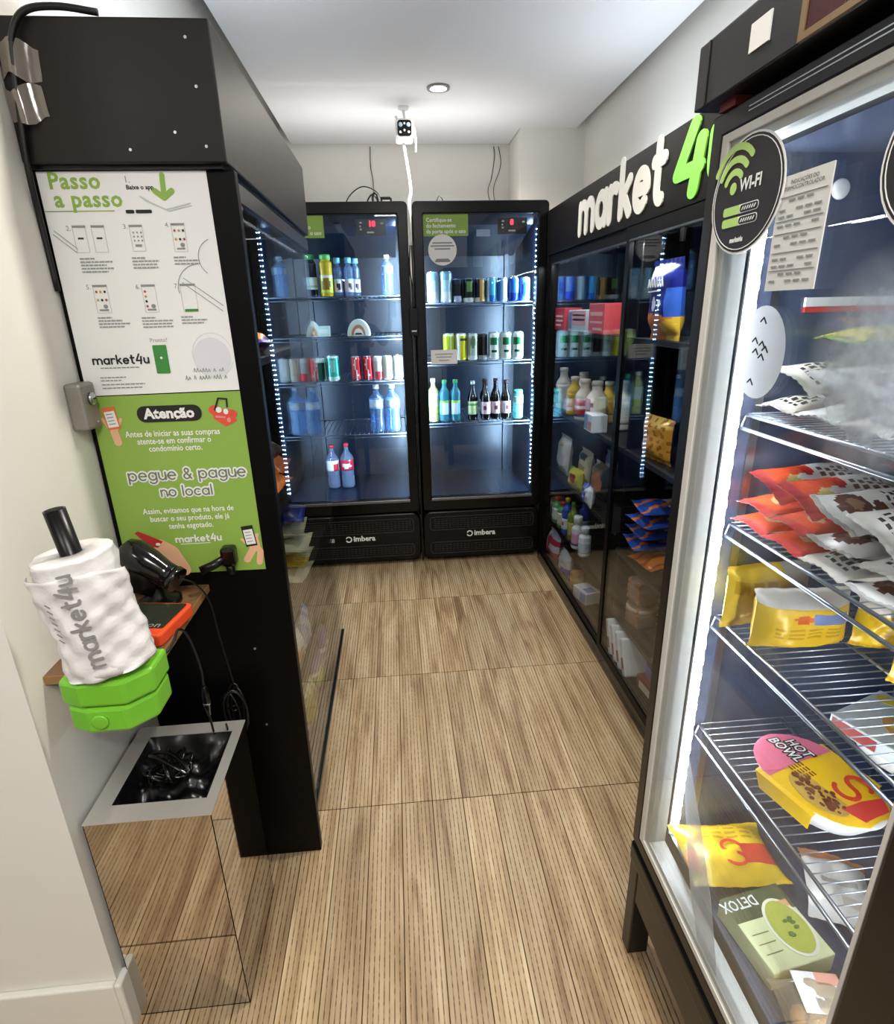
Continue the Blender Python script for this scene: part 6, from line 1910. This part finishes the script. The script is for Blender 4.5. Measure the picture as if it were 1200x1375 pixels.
def meal_bowl(name, label, loc, rot, text_on, L=.20, W=.148):
    t = thing(name, label, 'frozen meal', loc, rot)
    b = MB(); b.lathe([(.62, 0), (.74, .004), (.90, .028), (.965, .040), (1.0, .042), (1.0, .0445), (.95, .0455), (0, .0455)], 40, sx=L / 2, sy=W / 2)
    b.build('white_bowl', cm('#efede8', .35), t, world=False)
    Ye, Pk = cm('#f2c21c', .4), cm('#de6f8c', .4)
    n = 28

    def sheet(x0, x1, name_, m, lift):
        b = MB(); vs = []; fs = []
        N = 14
        for i in range(N + 1):
            x = x0 + (x1 - x0) * i / N
            w = W / 2 * .985 * (max(.02, 1 - (abs(x) / (L / 2 * 1.0)) ** 2.6) ** .5)
            for j in range(11):
                q = -1 + 2 * j / 10
                vs.append((x, q * w, .0475 + lift + .005 * (1 - q * q)))
        for i in range(N):
            for j in range(10):
                fs.append((i * 11 + j, (i + 1) * 11 + j, (i + 1) * 11 + j + 1, i * 11 + j + 1))
        b.add(vs, fs, 0, True)
        return b.build(name_, m, t, world=False)
    sl = sheet(-L / 2 * .97, L / 2 * .97, 'card_sleeve', Ye, 0)
    for s in (-1, 1):
        b = MB(); b.prism([(-.052, .0), (.052, 0), (.046, -.032), (-.046, -.032)], 0, .0012, 'z')
        b.build('sleeve_flap', Ye, t, world=False, loc=(0, s * W * .495, .049), rot=(s * (PI / 2 + .25) if s > 0 else PI / 2 - .25 - PI / 2 + PI / 2, 0, 0)) if False else None
        b = MB()
        y0, y1 = s * W * .47, s * W * .515
        b.add([(-.050, y0, .048), (.050, y0, .048), (.050, y1, .046), (-.050, y1, .046), (.043, s * W * .46, .012), (-.043, s * W * .46, .012)], [(0, 1, 2, 3), (3, 2, 4, 5)], 0)
        o = b.build('sleeve_flap', Ye, t, world=False)
        so = o.modifiers.new('card', 'SOLIDIFY'); so.thickness = .0012
    sheet(-L / 2 * .97, -L / 2 * .30, 'pink_end', Pk, .0006)
    if text_on:
        for off, bold, m in ((0, .0032, M_INK), (.0006, .0004, M_PAPER)):
            for tx, x, y, sz in (('HOT', -.074, .014, .025), ('BOWL', -.088, -.009, .025)):
                o = text(tx, sz, m, t, (0, 0, 0), (0, 0, 0), 'lettering', bold=bold, sx=.78, shear=.15)
                o.location = (x, y, .0535 + off)
        b = MB(); b.stroke(s_poly(.040, .022, .017, .014), .007)
        b.build('letter_S', cm('#d8402c', .4), t, world=False, loc=(0, 0, .0530))
        b = MB(); b.prism([(.060, -.03), (.090, -.02), (.090, .03), (.070, .045), (.062, .01)], 0, .001, 'z'); b.build('red_field', cm('#d03a34', .4), t, world=False, loc=(0, 0, .0515))
        b = MB(); b.disc(.026, -.034, .046, .027, 0, .001); pc = b.build('food_picture', cm('#c9a24a', .5), t, world=False, loc=(0, 0, .0512))
        r = random.Random(2)
        b = MB()
        for k in range(46):
            a, q = r.uniform(0, 2 * PI), r.uniform(0, 1) ** .5
            b.disc(.026 + .040 * q * math.cos(a), -.034 + .020 * q * math.sin(a), r.uniform(.0025, .006), r.uniform(.002, .004), .001, .0014 + .0003 * (k % 5), n=8)
        b.build('food_pieces', cm('#6a3020', .5), pc, world=False)
        b = MB()
        for k in range(5):
            for q in range(3):
                b.box(-.028 + q * .011, -.020 + q * .011, .004 - k * .006, .006 - k * .006, 0, .001)
        b.build('small_print', cm('#8a5a1a', .5), t, world=False, loc=(-.002, -.010, .0530))
    return t


meal_bowl('frozen_meal_bowl', 'oval white meal bowl in a yellow and pink card sleeve reading hot bowl', (.640, .668, z4 + .0005), (0, 0, -PI / 2 + .28), True)
mb2 = thing('frozen_meal_box', 'pale boxed frozen meal with food picture at the back of the fourth freezer shelf', 'frozen meal', (.862, .728, z4 + .0005), (0, 0, -PI / 2 + .35))
b = MB(); b.box(-.10, .10, -.075, .075, .03, .058); b.build('carton', cm('#cfd4d0', .45), mb2, world=False, bevel=.003)
b = MB(); b.disc(.01, .0, .06, .045, .0582, .0592); pc = b.build('food_picture', cm('#dba050', .5), mb2, world=False)
b = MB()
r = random.Random(8)
for k in range(20):
    b.disc(.01 + r.uniform(-.04, .04), r.uniform(-.028, .028), r.uniform(.005, .012), r.uniform(.004, .009), .0592, .0596 + .0002 * (k % 4), n=9)
b.build('food_pieces', cm('#e2c45a', .5), pc, world=False)
b = MB(); b.disc(-.075, .05, .016, .012, .0582, .0592); b.build('yellow_dot', cm('#e8cf3a', .5), mb2, world=False)
b = MB(); b.box(-.095, -.02, -.0762, -.0748, .034, .054); b.build('red_side_print', cm('#9c3a34', .5), mb2, world=False)
b = MB(); b.lathe([(.70, 0), (.86, .006), (1.0, .028), (1.0, .031), (0, .031)], 32, sx=.10, sy=.075); b.build('white_tray', cm('#eceae4', .35), mb2, world=False)

# freezer floor
zf = .4005
sp = make_bag(.185, .135, .045, ['#f0c62a', '#d8452c', '#c79a1a', '#f4dc7a', '#d8c8b0'], lambda u, v, f: 1 if (f and u > .64 and .22 < v < .52) else (2 if (f and .62 < v < .82 and .2 < u < .9 and int(v * 30) % 2 and int(u * 24) % 4) else (3 if (f and u < .2 and v < .6) else 0)), 'x', cat='frozen food', name='frozen_pack', lie=True, seed=60, nu=24, nv=30, crimp=.05, metal=.05)
s_ = sp.put((.600, .788, zf), (0, 0, -.08), 'yellow frozen pack with a big red letter on the freezer floor', G4)
b = MB(); b.stroke(s_poly(0, 0, .018, .013), .006); b.build('letter_S', cm('#d8402c', .4), s_, world=False, loc=(.004, -.016, .0500))
b = MB(); b.disc(-.070, -.022, .020, .026, 0, .001); b.build('food_picture', cm('#d87a4a', .5), s_, world=False, loc=(0, 0, .040))
dx = thing('soup_carton', 'pale green soup carton lying on the freezer floor, its print upside down', 'frozen food', (.600, .638, zf), (0, 0, PI + .16))
b = MB(); b.box(-.060, .060, -.064, .064, 0, .040); b.build('carton', cm('#dfe3b0', .45), dx, world=False, bevel=.002)
b = MB(); b.box(-.059, .060, -.0635, -.018, .0400, .0406); b.build('dark_green_field', cm('#4c5636', .45), dx, world=False)
b = MB(); b.disc(-.022, .008, .036, .050, .0408, .0414); pc = b.build('plate_rim', cm('#ece8d2', .45), dx, world=False)
b = MB(); b.disc(-.022, .008, .031, .045, .0414, .0418); pc2 = b.build('green_soup', cm('#b4b84e', .45), pc, world=False)
b = MB()
r = random.Random(4)
for k in range(9):
    a = r.uniform(0, 2 * PI)
    b.disc(-.022 + r.uniform(-.012, .012), .008 + r.uniform(-.02, .02), .005, .003, .0418, .0422 + .0001 * k, n=8)
b.build('herb_leaves', cm('#54702a', .5), pc, world=False)
o = text('DETOX', .026, M_PAPER, dx, (0, 0, 0), (0, 0, 0), 'lettering', bold=.0004, sx=.8); o.location = (-.002, -.056, .0408)
b = MB(); b.box(-.052, -.010, -.034, -.022, .0410, .0416); b.build('orange_strip', cm('#e8a878', .5), dx, world=False)
b = MB()
for k in range(3):
    b.box(.018, .050, .004 + k * .016, .0055 + k * .016, .0402, .0408)
b.build('print_rules', cm('#7c8458', .5), dx, world=False)
wbag = make_bag(.11, .15, .035, ['#e2ddd4', '#a8a49c', '#d08a5a', '#c8bfae'], lambda u, v, f: 1 if (f and abs(v - .5) < .03 * (1 + int(u * 6) % 2) and .2 < u < .8) else (2 if (f and v > .82) else (3 if (f and .2 < v < .32 and .5 < u < .8) else 0)), 'x', cat='frozen food', name='frozen_pack', lie=True, seed=61)
wbag.put((.765, .700, zf), (0, 0, -.5), 'white frozen bag with grey print behind the soup carton', G4)
cheese = thing('cheese_bread_bag', 'clear bag of small cheese breads with white label in the near corner of the freezer', 'frozen food', (.594, .497, zf), (0, 0, -.2))
r = random.Random(9)
for k, (x, y, z) in enumerate(((-.035, -.025, .018), (.0, -.03, .018), (.035, -.022, .018), (-.03, .012, .018), (.006, .008, .018), (.04, .014, .018), (-.018, -.01, .042), (.020, -.008, .042))):
    MB().lathe([(0, -.017), (.011, -.014), (.018, -.004), (.018, .005), (.012, .014), (0, .017)], 12, (x, y, z + .001)).build('bread_ball', cm('#dcb07a' if k % 2 else '#e4c496', .7), cheese, world=False)
b = bag_mb(.135, .12, .088, lambda u, v, f: 0, seed=62, crimp=.05)
b.v = [(x, z - .06, -y + .033) for x, y, z in b.v]
zm = min(v[2] for v in b.v)
b.v = [(x, y, max(z, .0008)) for x, y, z in b.v]
b.build('clear_wrap', M_TOASTW, cheese, world=False)
b = MB(); b.box(-.045, .022, -.012, .045, .0745, .0752); lb_ = b.build('label', cm('#f0eeea', .5), cheese, world=False)
b = MB()
for k in range(9):
    b.box(-.024 + k * .0024, -.0228 + k * .0024, -.004, .010, .0752, .0757)
b.build('bar_code', M_GREY, lb_, world=False)
b = MB(); b.box(-.012, .022, .028, .045, .0752, .0757); b.build('pink_corner', cm('#e2a08c', .5), lb_, world=False)

# ------------------------------------------------------------------ the photographer, seen only mirrored in the left cooler's door
per = thing('person', 'bearded man in a dark shirt holding up a phone, mirrored in the left cooler door', 'person', (-.40, -.28, 0))
J = {'pelvis': ((-.40, -.28, .86), .125), 'waist': ((-.40, -.275, 1.00), .120), 'chest': ((-.40, -.27, 1.17), .140), 'collar': ((-.39, -.265, 1.29), .085), 'neck': ((-.385, -.25, 1.37), .052), 'chin': ((-.383, -.235, 1.44), .072), 'brow': ((-.382, -.235, 1.53), .088), 'crown': ((-.382, -.24, 1.59), .066),
     'sr': ((-.22, -.265, 1.27), .062), 'er': ((-.11, -.20, 1.10), .043), 'wr': ((-.035, -.10, 1.34), .029), 'hr': ((-.03, -.085, 1.39), .030),
     'sl': ((-.57, -.265, 1.27), .062), 'el': ((-.55, -.16, 1.06), .043), 'wl': ((-.33, -.08, 1.10), .029), 'hl': ((-.28, -.075, 1.12), .030),
     'hipr': ((-.31, -.28, .80), .095), 'kr': ((-.30, -.25, .45), .062), 'ar': ((-.29, -.29, .09), .042), 'tr': ((-.285, -.16, .035), .034),
     'hipl': ((-.49, -.28, .80), .095), 'kl': ((-.50, -.25, .45), .062), 'al': ((-.51, -.29, .09), .042), 'tl': ((-.52, -.16, .035), .034)}
E_ = [('pelvis', 'waist'), ('waist', 'chest'), ('chest', 'collar'), ('collar', 'neck'), ('neck', 'chin'), ('chin', 'brow'), ('brow', 'crown'), ('collar', 'sr'), ('sr', 'er'), ('er', 'wr'), ('wr', 'hr'), ('collar', 'sl'), ('sl', 'el'), ('el', 'wl'), ('wl', 'hl'),
      ('pelvis', 'hipr'), ('hipr', 'kr'), ('kr', 'ar'), ('ar', 'tr'), ('pelvis', 'hipl'), ('hipl', 'kl'), ('kl', 'al'), ('al', 'tl')]
# five bent fingers on each hand, closed round the phone or relaxed
FING = []
for side, base, dirs in (('r', (-.03, -.085, 1.39), [((-.016, .004, .016), (-.006, .012, .034), (.012, .014, .040)), ((-.004, .010, .020), (.010, .014, .040), (.026, .012, .046)), ((.006, .008, .014), (.020, .014, .030), (.034, .012, .034)), ((.012, .004, .004), (.024, .012, .016), (.036, .010, .018)), ((-.020, -.012, .006), (-.014, -.022, .022), (.0, -.026, .034))]),
                         ('l', (-.28, -.075, 1.12), [((.024, .004, .012), (.044, .008, .012), (.060, .010, .004)), ((.026, .006, .0), (.048, .010, -.002), (.064, .012, -.012)), ((.024, .006, -.012), (.044, .010, -.016), (.058, .012, -.026)), ((.018, .004, -.022), (.034, .008, -.028), (.044, .010, -.036)), ((.004, .012, .020), (.018, .020, .034), (.032, .022, .038))])):
    for q, ch in enumerate(dirs):
        prev = 'h' + side
        for k, dv in enumerate(ch):
            nm = 'f%s%d%d' % (side, q, k)
            J[nm] = (tuple(base[i] + dv[i] for i in range(3)), .0095 - .001 * k)
            E_.append((prev, nm)); prev = nm
names = list(J)
me = bpy.data.meshes.new('body')
px, py, pz = per.location
me.from_pydata([(J[n][0][0] - px, J[n][0][1] - py, J[n][0][2] - pz) for n in names], [(names.index(a_), names.index(b_)) for a_, b_ in E_], [])
tmp = bpy.data.objects.new('body_tmp', me); COL.objects.link(tmp)
sk = tmp.modifiers.new('skin', 'SKIN')
me.skin_vertices.new() if hasattr(me.skin_vertices, 'new') and not me.skin_vertices else None
if me.skin_vertices:
    for i, n in enumerate(names):
        me.skin_vertices[0].data[i].radius = (J[n][1], J[n][1] * (.72 if n in ('pelvis', 'waist', 'chest', 'collar') else 1.0))
        me.skin_vertices[0].data[i].use_root = (n == 'pelvis')
sd = tmp.modifiers.new('smooth', 'SUBSURF'); sd.levels = 2; sd.render_levels = 2
dg = bpy.context.evaluated_depsgraph_get()
bm_ = bpy.data.meshes.new_from_object(tmp.evaluated_get(dg))
bpy.data.objects.remove(tmp)
bm_.name = 'body'
bm_.materials.clear()
for m in (mat('skin_tone', '#8a5d47', .5, noise=.05), mat('shirt_dark', '#191416', .8, noise=.15), mat('trousers_dark', '#1c1f2a', .8, noise=.1), mat('shoe_black', '#0e0d0d', .5, noise=.1)):
    bm_.materials.append(m)
for p in bm_.polygons:
    cx, cy, cz = p.center
    x, z = cx + px, cz
    y = cy + py
    k = 0
    if z < .09: k = 3
    elif z < .90: k = 2
    elif z < 1.335 and not (y > -.19 and (x > -.12 or z < 1.14)): k = 1
    p.material_index = k; p.use_smooth = True
body = bpy.data.objects.new('body', bm_); COL.objects.link(body); body.parent = per
b = MB()
b.lathe([(.088, 1.545), (.093, 1.56), (.088, 1.60), (.066, 1.640), (.03, 1.655), (0, 1.657)], 20, (-.382, -.243, 0), sx=.92, sy=1.08)
b.build('hair', mat('hair_dark', '#15100d', .8, noise=.2), per)
b = MB(); b.tube([(-.452, -.215, 1.47), (-.43, -.175, 1.42), (-.383, -.155, 1.395), (-.336, -.175, 1.42), (-.314, -.215, 1.47)], [.018, .026, .032, .026, .018], 10)
b.build('beard', mat('hair_dark'), per)
b = MB(); b.tube([(-.383, -.150, 1.525), (-.383, -.132, 1.492), (-.383, -.145, 1.478)], [.008, .015, .010], 8); b.build('nose', mat('skin_tone'), per)
for x in (-.414, -.352):
    MB().lathe([(0, -.011), (.010, -.006), (.013, 0), (.010, .006), (0, .011)], 12, (x, -.158, 1.528)).build('eye', cm('#e8e4de', .3), per)
for x in (-.472, -.292):
    MB().lathe([(0, -.028), (.012, -.018), (.015, 0), (.012, .020), (0, .028)], 10, (x, -.245, 1.515), sy=1.5).build('ear', mat('skin_tone'), per)
b = MB(); b.tube([(-.408, -.151, 1.452), (-.383, -.146, 1.449), (-.358, -.151, 1.452)], .006, 8); b.build('mouth', cm('#6a3a34', .5), per)
ph = thing('mobile_phone', 'black mobile phone held up by the mirrored man', 'phone', (-.005, -.062, 1.385))
b = MB(); b.prism(rr_pts(-.042, .036, 1.385, 1.545, .010), -.068, -.058, 'y'); b.build('case', M_BLACKG, ph, bevel=.002)
b = MB(); b.prism(rr_pts(-.039, .033, 1.388, 1.542, .008), -.0695, -.0681, 'y'); b.build('screen', mat('phone_screen', '#2a3038', .1, noise=.05), ph)
